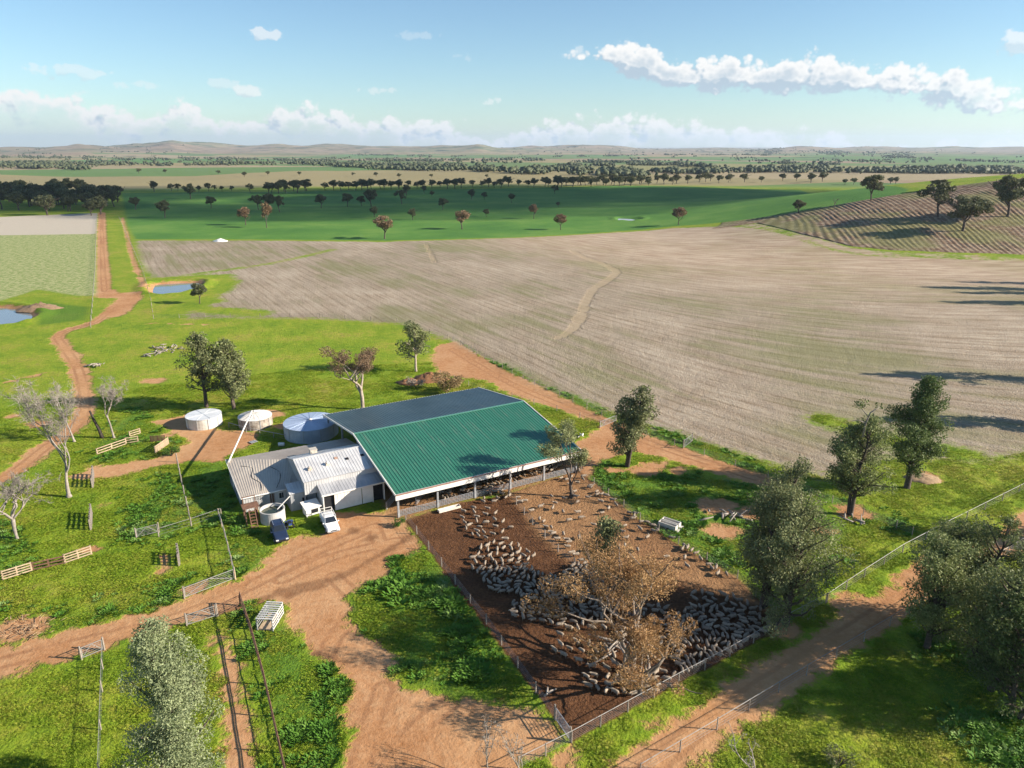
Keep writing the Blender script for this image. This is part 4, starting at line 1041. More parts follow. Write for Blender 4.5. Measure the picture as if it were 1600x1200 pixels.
def wool_shed():
    """old corrugated iron shearing shed, in the local frame of the big shed"""
    C = Vector((-37.9, 91.5, 0))
    t = thing('wool_shed', 'old rambling corrugated iron wool shed with stepped pale roofs beside the green shed', 'shed', C, YAW)
    def wall(name, a, b, z0, z1a, z1b, m, th=.08):
        a, b = Vector((*a, 0)), Vector((*b, 0)); n = (b - a).normalized().cross(Vector((0, 0, 1))) * th
        vs = [a + Vector((0, 0, z0)), b + Vector((0, 0, z0)), b + Vector((0, 0, z1b)), a + Vector((0, 0, z1a))]
        vs += [v + n for v in vs]
        mb = MB(); mb.add(vs, [(0, 1, 2, 3), (7, 6, 5, 4), (0, 4, 5, 1), (1, 5, 6, 2), (2, 6, 7, 3), (3, 7, 4, 0)])
        # vertical cladding ribs
        k = int((b - a).length / .35)
        for i in range(1, k):
            p = a.lerp(b, i / k); zz = z1a + (z1b - z1a) * i / k
            mb.box((p.x + n.x * 1.2, p.y + n.y * 1.2, (z0 + zz) / 2), (.05, .05, zz - z0 - .02), math.atan2(b.y - a.y, b.x - a.x))
        return mb.build(name, m, t)
    # left wing (tan roof)
    wall('wall', (.25, 1.35), (6.3, 1.35), 0, 2.45, 2.45, PALEIRON)
    wall('wall', (.25, 12.9), (.25, 1.35), 0, 3.6, 2.45, GREYIRON)
    wall('wall', (19.0, 14.0), (.25, 13.1), 0, 2.85, 3.6, GREYIRON)
    A, B_, R1, R2 = (0, 13.2, 3.75), (19.4, 14.4, 2.95), (9.2, 7.0, 4.15), (19.4, 8.2, 4.05)
    Cc, D = (-.05, .95, 2.5), (6.6, .95, 2.5)
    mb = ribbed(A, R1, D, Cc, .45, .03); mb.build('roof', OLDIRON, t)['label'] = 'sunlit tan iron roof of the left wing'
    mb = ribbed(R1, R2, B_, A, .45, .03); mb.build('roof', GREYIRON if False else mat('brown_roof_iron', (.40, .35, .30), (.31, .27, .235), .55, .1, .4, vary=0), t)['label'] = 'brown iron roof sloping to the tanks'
    ribbed((9.2, 7.0, 4.15), (9.2, .95, 3.2), (6.6, .95, 2.5), (6.6, .96, 2.5), .45, .03).build('roof', OLDIRON, t)
    MB().bar((-.08, .9, 2.46), (6.3, .9, 2.46), .1, .16).build('gutter', WHITE, t)
    MB().bar((-.1, .95, 2.42), (-.1, 13.2, 3.66), .08, .2).build('barge_board', WHITE, t)
    MB().box((2.6, 1.30, 1.15), (2.2, .06, 2.1)).build('door', WHITE, t)['label'] = 'white sliding panel door'
    MB().box((4.25, 1.28, 1.05), (.7, .05, 2.1)).build('door', mat('brown_door', (.16, .09, .06), None, .7), t)['label'] = 'brown timber door'
    w_ = MB().box((5.5, 1.28, 1.5), (.7, .06, .9)).build('window', GLASS, t)
    m = MB(); m.box((5.5, 1.235, 1.98), (.86, .06, .08)); m.box((5.5, 1.235, 1.02), (.86, .06, .08)); m.box((5.11, 1.235, 1.5), (.08, .06, .88)); m.box((5.89, 1.235, 1.5), (.08, .06, .88)); m.build('frame', WHITE, w_)
    for z in (1.1, 1.9):
        for y in (4, 9):
            MB().box((.14, y, z), (.08, .9, .6)).build('vent', WHITE, t)
    # high middle roof
    zr, ze, xl, xr = 6.0, 4.6, 8.0, 18.9
    ribbed((xl, 2.85, zr), (xr, 2.85, zr), (xr, -2.75, ze), (xl, -2.75, ze), .45, .03).build('roof', PALEIRON, t)['label'] = 'pale high iron roof in the middle'
    ribbed((xl, 2.85, zr), (xr, 2.85, zr), (xr, 8.0, 4.35), (xl, 8.0, 4.35), .45, .03).build('roof', PALEIRON, t)
    g = MB(); g.add([(xl + .15, -2.6, 0), (xl + .15, 7.7, 0), (xl + .15, 7.7, 4.4), (xl + .15, 2.85, 5.92), (xl + .15, -2.6, 4.58),
                     (xl + .23, -2.6, 0), (xl + .23, 7.7, 0), (xl + .23, 7.7, 4.4), (xl + .23, 2.85, 5.92), (xl + .23, -2.6, 4.58)], [(0, 1, 2, 3, 4), (9, 8, 7, 6, 5)])
    g.build('gable_wall', GREYIRON, t)
    g = MB(); g.add([(xr - .23, -2.6, 0), (xr - .23, 7.7, 0), (xr - .23, 7.7, 4.4), (xr - .23, 2.85, 5.92), (xr - .23, -2.6, 4.58)], [(0, 1, 2, 3, 4)]); g.build('gable_wall', GREYIRON, t)
    wall('wall', (xl + .1, -2.55), (xr - .1, -2.55), 2.6, 4.55, 4.55, PALEIRON)
    MB().bar((xl, 2.85, zr + .03), (xr, 2.85, zr + .03), .35, .06).build('ridge_cap', PALEIRON, t)
    # vents and patches on the high roof
    def on_high(x, f): return (x, 2.85 - 5.6 * f, zr - 1.4 * f)
    for i, (x, f, c) in enumerate(((9.6, .55, 'w'), (12.3, .5, 'w'), (13.9, .30, 'r'), (15.4, .42, 'd'), (17.8, .40, 'd'))):
        p = on_high(x, f)
        m = {'w': mat('vent_cream', (.70, .58, .46), None, .6), 'r': mat('rust_patch', (.42, .27, .2), None, .8), 'd': DARK}[c]
        mb = MB(); mb.box((p[0], p[1], p[2] + (.16 if c == 'w' else .06)), (.5, .5, .26 if c == 'w' else .05), rx=RAD(14))
        if c == 'w': mb.lathe([(.28, .0), (.3, .16), (.02, .3)], 10, (p[0], p[1], p[2] + .25))
        mb.build('roof_vent' if c == 'w' else 'skylight' if c == 'd' else 'rust_patch', m, t)
    # cooler box on the rear roof
    m = MB(); m.box((11.9, 6.6, 4.95), (1.0, 1.0, 1.0)); m.box((11.9, 6.6, 5.49), (1.12, 1.12, .1)); m.box((11.9, 6.08, 4.95), (.7, .06, .7)); m.build('cooler_box', mat('cooler_cream', (.62, .56, .47), None, .6), t)
    # small lean-to A
    ribbed((6.1, .6, 3.45), (10.0, .6, 3.45), (10.0, -1.75, 2.75), (6.1, -1.75, 2.75), .45, .03).build('roof', PALEIRON, t)['label'] = 'small pale lean-to roof'
    wall('wall', (6.25, -1.5), (9.9, -1.5), 0, 2.78, 2.78, GREYIRON); wall('wall', (6.25, 1.3), (6.25, -1.5), 0, 3.5, 2.8, GREYIRON)
    w_ = MB().box((8.2, -1.62, 1.5), (.7, .06, .6)).build('window', GLASS, t)
    # lean-to B with sliding doors
    ribbed((9.85, -2.3, 3.95), (18.95, -2.3, 3.95), (19.3, -4.75, 2.95), (9.95, -4.75, 2.95), .45, .03).build('roof', GREYIRON, t)['label'] = 'grey lean-to roof over the sliding doors'
    MB().bar((9.9, -4.8, 2.88), (19.3, -4.8, 2.88), .1, .2).build('fascia', WHITE, t)
    wall('wall', (10.1, -1.4), (10.1, -4.45), 0, 3.6, 2.95, PALEIRON)
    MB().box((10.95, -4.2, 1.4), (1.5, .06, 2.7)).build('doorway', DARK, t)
    for x0, x1 in ((11.75, 15.75), (15.85, 17.3)):
        mb = MB(); mb.box(((x0 + x1) / 2, -4.5, 1.45), (x1 - x0, .08, 2.7))
        for k in range(1, int((x1 - x0) / .5)): mb.box((x0 + k * .5, -4.555, 1.45), (.06, .03, 2.62))
        mb.build('sliding_door', WHITE, t)
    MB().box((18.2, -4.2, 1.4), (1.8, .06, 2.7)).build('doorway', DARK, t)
    for x in (10.15, 17.4, 19.15): MB().box((x, -4.55, 1.4), (.16, .14, 2.8)).build('post', WHITE, t)
    MB().box((19.1, -1.5, 1.6), (.08, 5.6, 3.2)).build('wall', GREYIRON, t)
    # aerial cable lying on the roof
    for pts in ([(1.6, 9.9, 3.5), (3.0, 8.4, 3.4), (2.4, 6.0, 3.1), (3.2, 3.8, 2.85), (3.0, 1.6, 2.62)], [(5.4, 7.2, 3.62), (6.3, 5.4, 3.3), (6.0, 3.4, 3.05), (5.0, 1.4, 2.66)]):
        MB().tube([(a, b, c + .12) for a, b, c in smooth3(pts)], .035, 4).build('cable', RUBBER, t)
    return t
def smooth3(P, n=5):
    Q = [P[0]] + list(P) + [P[-1]]; out = []
    for i in range(1, len(Q) - 2):
        p0, p1, p2, p3 = (np.array(Q[i + k], float) for k in (-1, 0, 1, 2))
        for k in range(n):
            u = k / n; out.append(tuple(.5 * (2 * p1 + (p2 - p0) * u + (2 * p0 - 5 * p1 + 4 * p2 - p3) * u * u + (3 * p1 - p0 - 3 * p2 + p3) * u ** 3)))
    return out + [tuple(P[-1])]

def tanks():
    def tank(label, c, r, h, roof, wallm, roofm, cone=0.0):
        t = thing('water_tank', label, 'tank', c)
        prof = [(r, -.1)]; k = 7
        for i in range(k): prof += [(r, h * i / k + .02), (r + .025, h * (i + .5) / k), (r, h * (i + 1) / k - .02)]
        MB().lathe(prof, 40).build('wall', wallm, t, smooth=False)
        mb = MB()
        for i in range(10):
            a = 2 * math.pi * i / 10 + .3; mb.box(((r + .04) * math.cos(a), (r + .04) * math.sin(a), h / 2), (.05, .12, h), a)
        mb.build('wall_straps', STEEL, t)
        if roof:
            MB().lathe([(r + .06, h - .05), (r + .07, h + .03), (r * .5, h + .05 + cone * .5), (.25, h + .06 + cone), (.02, h + .07 + cone)], 40).build('roof', roofm, t)
            mb = MB()
            for i in range(20 if cone else 8):
                a = 2 * math.pi * i / (20 if cone else 8)
                mb.bar((math.cos(a) * r, math.sin(a) * r, h + .06), (math.cos(a) * .3, math.sin(a) * .3, h + .08 + cone), .05, .04)
            mb.build('roof_ribs', roofm, t)
            if cone: MB().lathe([(.3, h + cone), (.3, h + cone + .25), (.0, h + cone + .35)], 12).build('roof_cap', WHITE, t)
        return t
    cream = mat('tank_cream', (.62, .58, .52), (.48, .44, .38), .55, 0, .8); lid = mat('tank_lid', (.68, .70, .72), (.58, .60, .62), .4, .1, .5)
    tank('round white flat topped water tank, leftmost of three behind the wool shed', G(320, 663), 3.15, 2.0, True, cream, lid)
    tk = tank('old whitewashed water tank with a ribbed conical roof and patched wall', G(400, 664), 3.0, 1.9, True, mat('tank_old', (.50, .44, .37), (.20, .16, .13), .7, 0, 1.3), mat('tank_roof_white', (.74, .71, .66), (.60, .56, .50), .55), .75)
    tank('largest water tank, broad and blue grey, beside the green shed', G(487, 678), 4.75, 2.45, True, mat('tank_blue', (.40, .44, .52), (.31, .35, .43), .45, .2, .6), mat('tank_blue_lid', (.40, .47, .60), (.33, .40, .52), .38, .2, .3), .25)
    # the pipe from the wool shed roof up to the conical tank
    a = G(400, 664) + Vector((-.3, -.4, 3.0)); b = G(357, 722, 3.9)
    p = tag(MB().tube([a, b], .13, 8).build('rain_pipe', WHITE, None), 'long white pipe sloping from the roof corner to the conical tank', 'pipe')
    # open tank
    c = G(427, 812)
    t = thing('open_tank', 'round open topped concrete tank of dark water beside the blue car', 'tank', c)
    r, h = 1.68, 1.75
    MB().lathe([(r + .02, -.1), (r, h - .1), (r + .05, h - .1), (r + .05, h), (r - .12, h), (r - .12, .3)], 36).build('wall', mat('tank_grey', (.58, .56, .53), (.45, .43, .40), .8, 0, 1.2), t)
    MB().lathe([(r - .1, h - .45), (.01, h - .45)], 36).build('water', mat('tank_water', (.035, .05, .03), (.05, .06, .035), .1, 0, 1, .5), t)
    p = MB().tube([c + Vector((.6, .35, h - .3)), G(453, 775, 2.9)], .08, 8).build('rain_pipe', WHITE, None)
    tag(p, 'short white downpipe leading from the lean-to eave into the open tank', 'pipe')
    # timber stand
    s = thing('timber_stand', 'rusty brown timber stand and steps beside the open tank', 'stand', G(394, 815), YAW)
    for x in (-.8, .8):
        for y in (-.7, .9): MB().box((x, y, 1.2), (.16, .16, 2.4)).build('leg', RUSTY, s)
    for k in range(5): MB().box((0, -.6 + k * .36, 2.46), (2.2, .3, .08)).build('plank', RUSTY, s)
    for x in (-.8, .8):
        MB().bar((x, -.75, .3), (x, .95, 2.2), .1).build('brace', RUSTY, s)
        MB().bar((x * .5, -.95, 2.3), (x * .5, -2.2, 0), .1, .16).build('stringer', RUSTY, s)
        MB().box((x, .9, 3.0), (.1, .1, 1.1)).build('rail_post', RUSTY, s)
    for k in range(6): MB().box((0, -1.05 - k * .2, 2.1 - k * .37), (.95, .25, .06)).build('step', RUSTY, s)
    MB().box((0, .9, 3.5), (1.9, .09, .1)).build('rail', RUSTY, s)
    # small white shelter
    k = thing('kennel', 'small white sloping roofed kennel between the open tank and the sliding doors', 'kennel', G(487, 803), YAW + .12)
    MB().box((0, 0, .72), (2.0, 1.4, 1.1)).build('body', WHITE, k)
    m = MB(); m.add([(-1.2, -1.0, 1.28), (1.2, -1.0, 1.28), (1.2, .95, 1.75), (-1.2, .95, 1.75), (-1.2, -1.0, 1.36), (1.2, -1.0, 1.36), (1.2, .95, 1.83), (-1.2, .95, 1.83)], [(3, 2, 1, 0), (4, 5, 6, 7), (0, 1, 5, 4), (1, 2, 6, 5), (2, 3, 7, 6), (3, 0, 4, 7)]); m.build('roof', WHITE, k)
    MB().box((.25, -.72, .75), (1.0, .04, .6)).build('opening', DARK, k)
    for x in (-.9, .9):
        for y in (-.6, .6): MB().box((x, y, .1), (.1, .1, .24)).build('foot', STEEL, k)
    # white drums behind the wool shed
    for i, (px, py) in enumerate(((440, 697), (464, 691), (396, 691))):
        d = thing('plastic_drum', ('white drum lying on the grass behind the wool shed', 'white drum beside the big blue grey tank', 'flat pale sheet of scrap on the grass between tanks and roof')[i], 'drum' if i < 2 else 'scrap', G(px, py), .4 * i)
        if i < 2:
            MB().tube([(-.5, 0, .33), (.5, 0, .33)], .33, 14).build('barrel', WHITE, d); MB().tube([(.5, 0, .33), (.56, 0, .33)], .12, 10).build('lid', STEEL, d)
        else:
            m = MB()
            for j in range(5): m.box((-.5 + j * .25, 0, .12 + .03 * (j % 2)), (.25, 1.1, .03), ry=.12 * (-1) ** j)
            m.build('sheet', STEEL, d)

# ------------------------------------------------------------------ vehicles
def loft(mb, secs):
    """closed loft through rectangular-ish sections [(y, half width, z low, z high, top half width)]"""
    n = 8; vs = []
    for y, w, zl, zh, tw in secs:
        r = min(.09, (zh - zl) * .3)
        vs += [(-w + .05, y, zl), (-w, y, zl + r), (-w, y, zl + (zh - zl) * .55), (-tw, y, zh - r * .4), (-tw + r, y, zh), (tw - r, y, zh), (tw, y, zh - r * .4), (w, y, zl + (zh - zl) * .55), (w, y, zl + r), (w - .05, y, zl)]
    n = 10; m = len(secs)
    fs = [(i * n + k, i * n + (k + 1) % n, (i + 1) * n + (k + 1) % n, (i + 1) * n + k) for i in range(m - 1) for k in range(n)]
    fs += [tuple(range(n)), tuple(range((m - 1) * n, m * n))[::-1]]
    mb.add(vs, fs)
def car(name, label, cat, front, rear, paint, ute):
    f, r = G(*front), G(*rear); mid = (f + r) / 2; d = (f - r).normalized()
    t = thing(name, label, cat, mid, math.atan2(d.y, d.x) - math.pi / 2)
    hl = 2.55 if ute else 2.3; w = .92
    mb = MB(); loft(mb, [(-hl, w * .93, .45, .98, w * .9), (-hl + .12, w, .38, 1.06, w * .94), (-hl * .5, w, .36, 1.08, w * .95), (hl * .30, w, .36, 1.06, w * .95), (hl * .62, w * .99, .36, .99, w * .9), (hl - .18, w * .95, .38, .86, w * .84), (hl, w * .86, .42, .72, w * .78)])
    body = mb.build('body', paint, t, smooth=False)
    cb = (-hl + .12, hl * .24) if not ute else (-.62, 1.05)
    yb, yf = cb
    mb = MB(); loft(mb, [(yb, w * .90, 1.02, 1.22, w * .84), (yb + .28, w * .90, 1.02, 1.70, w * .74), ((yb + yf) / 2, w * .90, 1.02, 1.76, w * .75), (yf - .62, w * .90, 1.02, 1.70, w * .74), (yf, w * .90, 1.02, 1.10, w * .84)])
    mb.build('cabin', paint, t)
    # glass set just proud of the cabin
    def pane(nm, vs): MB().add(vs, [(0, 1, 2, 3)]).build(nm, GLASS, t)
    pane('windscreen', [(-w * .82, yf - .02, 1.12), (w * .82, yf - .02, 1.12), (w * .66, yf - .58, 1.69), (-w * .66, yf - .58, 1.69)])
    pane('rear_window', [(-w * .8, yb - .01, 1.2), (w * .8, yb - .01, 1.2), (w * .68, yb + .235, 1.66), (-w * .68, yb + .235, 1.66)])
    for s in (-1, 1):
        ys = np.linspace(yb + .3, yf - .5, 3 if ute else 4)
        for a, b in zip(ys, ys[1:]):
            pane('side_window', [(s * (w * .905), a + .04, 1.22), (s * (w * .905), b - .04 + (.22 if b == ys[-1] else 0), 1.22), (s * (w * .80), b - .06, 1.60), (s * (w * .80), a + .04, 1.60)])
        MB().box((s * (w + .1), yf - .12, 1.12), (.18, .1, .14)).build('mirror', paint, t)
        MB().box((s * w * .68, hl - .06, .72), (.32, .14, .14)).build('headlight', mat('lamp_glass', (.8, .8, .78), None, .15, vary=0), t)
        MB().box((s * w * .78, -hl - .0, .82), (.2, .06, .26)).build('tail_light', mat('red_lamp', (.35, .02, .02), None, .3, vary=0), t)
        for y in (hl * .62, -hl * .58):
            wh = bpy.data.objects.new('wheel', None); COL.objects.link(wh); wh.parent = t; wh.location = (s * (w - .08), y, .36)
            MB().tube([(-.12, 0, 0), (.12, 0, 0)], .36, 18).build('tyre', RUBBER, wh); MB().tube([(s * .10, 0, 0), (s * .135, 0, 0)], .21, 12).build('rim', STEEL, wh)
    MB().box((0, hl - .01, .52), (1.5, .1, .16)).build('bumper', STEEL if ute else RUBBER, t)
    MB().box((0, hl - .03, .66), (.8, .08, .12)).build('grille', RUBBER, t)
    if ute:
        m = MB(); m.box((0, -1.62, 1.08), (1.5, 1.7, .05)); m.build('tray_cover', mat('tray_grey', (.55, .55, .55), None, .6), t)
        m = MB()
        for y in (-2.35, -1.5, -.75): m.bar((-.78, y, 1.72), (.78, y, 1.72), .06)
        for s in (-.78, .78):
            m.bar((s, -2.4, 1.72), (s, .6, 1.80), .06)
            for y in (-2.35, -.75): m.bar((s, y, 1.05), (s, y, 1.72), .06)
        m.build('ladder_rack', WHITE, t)
    else:
        for s in (-.6, .6): MB().bar((s, yb + .4, 1.80), (s, yf - .8, 1.80), .05).build('roof_rail', STEEL, t)
def vehicles():
    car('ute', 'white ute with ladder rack parked in the yard before the sliding doors', 'ute', (521.5, 834), (510.5, 811), mat('white_paint', (.80, .80, .79), (.74, .74, .73), .25, 0, 1, .5, vary=0), True)
    car('suv', 'dark blue wagon parked on the grass beside the open tank', 'car', (441, 848), (433.5, 829), mat('blue_paint', (.035, .055, .11), (.03, .045, .09), .22, .3, 1, .5, vary=0), False)
    q = thing('quad_bike', 'small blue quad bike on the grass above the parked cars', 'quad bike', G(453, 823), .5)
    MB().box((0, 0, .62), (.45, 1.3, .22)).build('body', mat('bike_blue', (.05, .09, .25), None, .35), q); MB().box((0, -.15, .8), (.34, .6, .12)).build('seat', RUBBER, q)
    MB().bar((-.38, .35, 1.0), (.38, .35, 1.0), .05).build('handlebar', RUBBER, q)
    for s in (-.42, .42):
        for y in (-.48, .5): MB().tube([(s - .12, y, .27), (s + .12, y, .27)], .27, 12).build('wheel', RUBBER, q)
        MB().box((s, .5, .62), (.3, .5, .06)).build('mudguard', mat('bike_blue', (0, 0, 0)), q)

# ------------------------------------------------------------------ fences, gates, rails
WIRE = mat('fence_wire', (.36, .35, .33), (.26, .25, .24), .6, .2)
WIREDARK = mat('old_wire', (.30, .28, .26), (.2, .19, .18), .6, .3)
_post = {}
def fence(label, pts, spacing=4.5, h=1.2, r=.06, wires=4, top=None, pm=POSTWOOD, wm_=WIREDARK, wr=.012, mesh_h=None, group=None):
    P = []
    W_ = [T(*p) for p in pts]
    for a, b in zip(W_, W_[1:]):
        n = max(1, round((b - a).length / spacing))
        P += [a.lerp(b, i / n) for i in range(n)]
    P.append(W_[-1])
    t = thing('wire_fence', label, 'fence', W_[0], 0, group); o = W_[0]
    key = (h, r, pm.name)
    if key not in _post: _post[key] = MB().tube([(0, 0, -.2), (0, 0, h)], [r * 1.05, r], 7).mesh('post')
    rr = random.Random(len(P))
    for p in P: put('post', _post[key], pm, t, p - o, rr.uniform(0, 3), (1, 1, rr.uniform(.92, 1.08)))
    for k in range(wires):
        z = h * (.18 + .74 * k / max(wires - 1, 1))
        MB().tube([p - o + Vector((0, 0, z)) for p in P], wr, 3, caps=False).build('wire', wm_, t)
    if top: MB().tube([p - o + Vector((0, 0, h * .98)) for p in P], top, 6).build('top_rail', WIRE if pm is not RUSTY else RUSTY, t)
    return t
def gate(label, a, b, h=1.2, m=None, n=5, brace=True, px=True):
    m = m or WIRE
    A, B_ = (G(*a), G(*b)) if px else (Vector(a), Vector(b))
    d = B_ - A; L = d.length
    t = thing('farm_gate', label, 'gate', A, math.atan2(d.y, d.x))
    f = MB(); f.bar((0, 0, .12), (0, 0, h), .06); f.bar((L, 0, .12), (L, 0, h), .06); f.bar((0, 0, h), (L, 0, h), .06); f.bar((0, 0, .15), (L, 0, .15), .06); f.build('gate_frame', m, t)
    for k in range(1, n): MB().bar((0, 0, .15 + (h - .15) * k / n), (L, 0, .15 + (h - .15) * k / n), .022).build('bar', m, t)
    if brace:
        for u, v in ((0, .5), (1, .5)): MB().bar((L * u, .02, .15), (L * v, .02, h), .045).build('brace', m, t)
    for x in (-.14, L + .14): MB().tube([(x, 0, -.2), (x, 0, h + .25)], .09, 8).build('gate_post', POSTWOOD, t)
def hurdle(label, a, b, h=1.35, n=5, m=None, posts=3):
    A, B_ = G(*a), G(*b); d = B_ - A
    t = thing('timber_rails', label, 'rails', A, math.atan2(d.y, d.x)); rail_panel(t, d.length, h, n, m or TIMBER, .13, posts=posts)
    return t
def fences():
    fence('wire fence of grey posts down the left side of the brown sheep pen', [(634, 812), (690, 885), (760, 975), (868, 1125)], 4.2, 1.25, .07, 5)
    gate('grey mesh gate at the bottom corner of the brown pen', (868, 1125), (890, 1157), 1.4, STEEL, 8, False)
    fence('long pipe railed fence along the front of the pens', [(810, 1202), (893, 1160), (1060, 1068), (1140, 1026), (1212, 984), (1290, 942)], 3.6, 1.3, .06, 6, .028, POSTWOOD, WIREDARK, .008)
    fence('white topped fence climbing from the pen corner to the right edge', [(1292, 941), (1350, 902), (1410, 863), (1480, 826), (1640, 745)], 5, 1.25, .06, 4, .024, POSTWOOD, WIRE, .007)
    fence('fence with sheep lined along it between the brown pen and the tan pen', [(795, 774), (832, 820), (872, 862), (925, 908), (975, 955), (1000, 990)], 3.8, 1.15, .07, 5, None, POSTWOOD)
    fence('fence between the tan pen and the lush green paddock', [(908, 735), (928, 756), (1000, 812), (1060, 850), (1152, 904), (1212, 962), (1212, 984)], 4, 1.15, .06, 5)
    fence('fence dividing the dirt lane from the stubble field', [(708, 533), (732, 545), (800, 584), (940, 650), (1010, 681), (1100, 712), (1200, 746), (1300, 786), (1400, 826), (1425, 836)], 5, 1.25, .06, 5, None, POSTWOOD, WIREDARK, .014)
    fence('fence around the yellow grass behind the green roof', [(688, 586), (756, 612), (800, 622), (870, 642), (944, 664)], 5, 1.2, .06, 4)
    fence('white wire fence below the dirt road in the bottom right', [(1000, 1212), (1120, 1140), (1260, 1055), (1390, 978), (1450, 940), (1600, 852), (1680, 806)], 5, 1.3, .06, 4, .022, POSTWOOD, WIRE, .008)
    fence('brown pipe railed fence throwing three rail shadows near the bottom', [(377, 946), (395, 1000), (414, 1070), (452, 1240)], 4.2, 1.7, .07, 3, .05, RUSTY, RUSTY, .045)
    fence('pale wire fence at the lower left beside the grey green pine', [(162, 1014), (160, 1080), (156, 1210)], 4.5, 1.2, .06, 5, .02, POSTWOOD, WIRE, .008)
    fence('old post fence along the dark weeds left of the wool shed', [(277, 722), (284, 755), (292, 790), (299, 822)], 3.4, 1.5, .09, 3)
    fence('sagging wire fence across the weeds below the wool shed', [(248, 838), (299, 822), (346, 806)], 4, 1.2, .07, 3, .016, POSTWOOD, WIRE)
    fence('post and wire fence running down from the tank stand to the drive', [(342, 808), (352, 840), (368, 906)], 3.6, 1.3, .08, 4, .04, TIMBER, WIRE)
    fence('straight far fence beside the long red track', [(152, 336), (150, 380), (149, 420), (146, 462), (142, 512)], 11, 1.4, .10, 4, None, POSTWOOD, WIRE, .02)
    fence('far fence on the right of the long red track', [(186, 340), (200, 372), (222, 420), (236, 470), (240, 498)], 11, 1.3, .09, 3)
    fence('fence along the near edge of the stubble field', [(240, 498), (360, 495), (500, 496), (620, 503), (700, 530)], 8, 1.25, .07, 4)
    fence('low wire fence from the white tank round the conical tank', [(358, 668), (385, 676), (428, 684), (460, 690)], 3.5, 1.0, .06, 3, .06, POSTWOOD)
    gate('long silver braced gate above the red drive', (290, 934), (366, 905), 1.35)
    gate('silver braced gate below the red drive, left of the leaning one', (294, 977), (338, 963), 1.35)
    gate('bent rusty gate leaning at the top of the railed fence', (340, 962), (375, 946), 1.3, RUSTY)
    gate('short silver gate at the left edge of the lower paddock', (130, 1029), (161, 1016), 1.3)
    gate('small silver gate in the weeds at the left', (215, 840), (247, 832), 1.25)
    gate('open white gate across the dirt lane', (1068, 700), (1081, 690), 1.4)
    gate('white gate where the lane meets the green roof corner', (938, 668), (962, 658), 1.2)
    hurdle('long timber rail race, lower of the old yard rails', (152, 710), (197, 694), 1.1, 3)
    hurdle('short timber rails joined to the long race', (197, 693), (216, 690), 1.1, 3, posts=2)
    hurdle('short timber rails on the dirt at the top of the old yards', (203, 682), (219, 677), 1.0, 3, posts=2)
    hurdle('solid sided timber race end facing the sun', (243, 708), (263, 694), 1.3, 6, posts=3)
    hurdle('dark timber rails behind the race end', (236, 690), (258, 689), 1.1, 5, RUSTY, 3)
    hurdle('timber rail panel at the left edge above the drive', (5, 906), (50, 892), 1.25, 4)
    hurdle('timber rail panel in the grass, right of the dark gap', (102, 880), (143, 866), 1.3, 4)
    hurdle('dark rusty rails between two pale timber panels', (52, 891), (101, 880), 1.1, 3, RUSTY)
    for k, (x0, y0, x1, y1) in enumerate(((145, 762, 146, 742), (142, 828, 143, 803), (280, 884, 278, 866))):
        hurdle(('timber hurdle seen end on near the tall dead tree', 'timber hurdle seen end on in the middle of the pasture', 'timber hurdle seen end on above the silver gate')[k], (x0, y0), (x1, y1), 1.6, 5, POSTWOOD, 5)
    # slatted crate
    CR = mat('crate_white', (.56, .55, .52), (.42, .41, .39), .7)
    c = thing('slatted_crate', 'white slatted sheep crate standing on the grass by the drive', 'crate', G(423, 972), RAD(86))
    for s in (-.85, .85):
        for x in (-1.5, 0, 1.5): MB().box((x, s, .75), (.1, .1, 1.5)).build('upright', CR, c)
        for k in range(4): MB().box((0, s + .07 * (1 if s > 0 else -1), .25 + k * .38), (3.1, .05, .14)).build('side_board', CR, c)
    for k in range(9): MB().box((-1.5 + k * .375, 0, 1.53), (.17, 1.85, .05)).build('slat', CR, c)
    MB().box((0, 0, .1), (3.0, 1.6, .1)).build('floor', TIMBER, c)
    # trough in the lush paddock
    c = thing('concrete_trough', 'concrete double trough beside the fence of the green paddock', 'trough', G(1046, 822), RAD(-38))
    MB().box((0, 0, .06), (3.4, 2.0, .12)).build('slab', CONCRETE, c)
    for y in (-.5, .5):
        m = MB(); m.box((0, y - .33, .4), (2.6, .1, .56)); m.box((0, y + .33, .4), (2.6, .1, .56)); m.box((-1.25, y, .4), (.1, .56, .56)); m.box((1.25, y, .4), (.1, .56, .56)); m.box((0, y, .3), (2.4, .56, .1)); m.build('basin', CONCRETE, c)
    # timber and rubbish heaps
    def heap(name, label, base, n, r, m, seed, cat, lmin=.8, lmax=2.6, th=1.0):
        rg = random.Random(seed); t = thing(name, label, cat, base)
        for k in range(n):
            a = rg.uniform(0, 3.14); L = rg.uniform(lmin, lmax); x, y, z = rg.gauss(0, r * .45), rg.gauss(0, r * .3), rg.uniform(.08, .5) * (th * .5 + .5)
            d = Vector((math.cos(a), math.sin(a), rg.uniform(-.15, .25))) * L / 2
            MB().tube([Vector((x, y, z)) - d, Vector((x, y, z)) + Vector((0, 0, rg.uniform(0, .12))), Vector((x, y, z + .04)) + d], [rg.uniform(.07, .16) * th, rg.uniform(.08, .18) * th, .05 * th], 6 if th == 1 else 4).build('log', m, t, smooth=True)
    heap('timber_heap', 'long heap of grey scrap timber on the far pasture', G(262, 546), 26, 6, DEADWOOD, 1, 'heap')
    heap('timber_heap', 'second scatter of scrap timber just below the long heap', G(240, 553), 12, 4, DEADWOOD, 2, 'heap')
    heap('timber_heap', 'little heap of sticks beside the bend of the red track', G(151, 572), 9, 2, POSTWOOD, 3, 'heap')
    heap('log_pile', 'pile of dead limbs under the pines in the green paddock', G(1140, 808), 16, 3, DEADWOOD, 4, 'log pile')
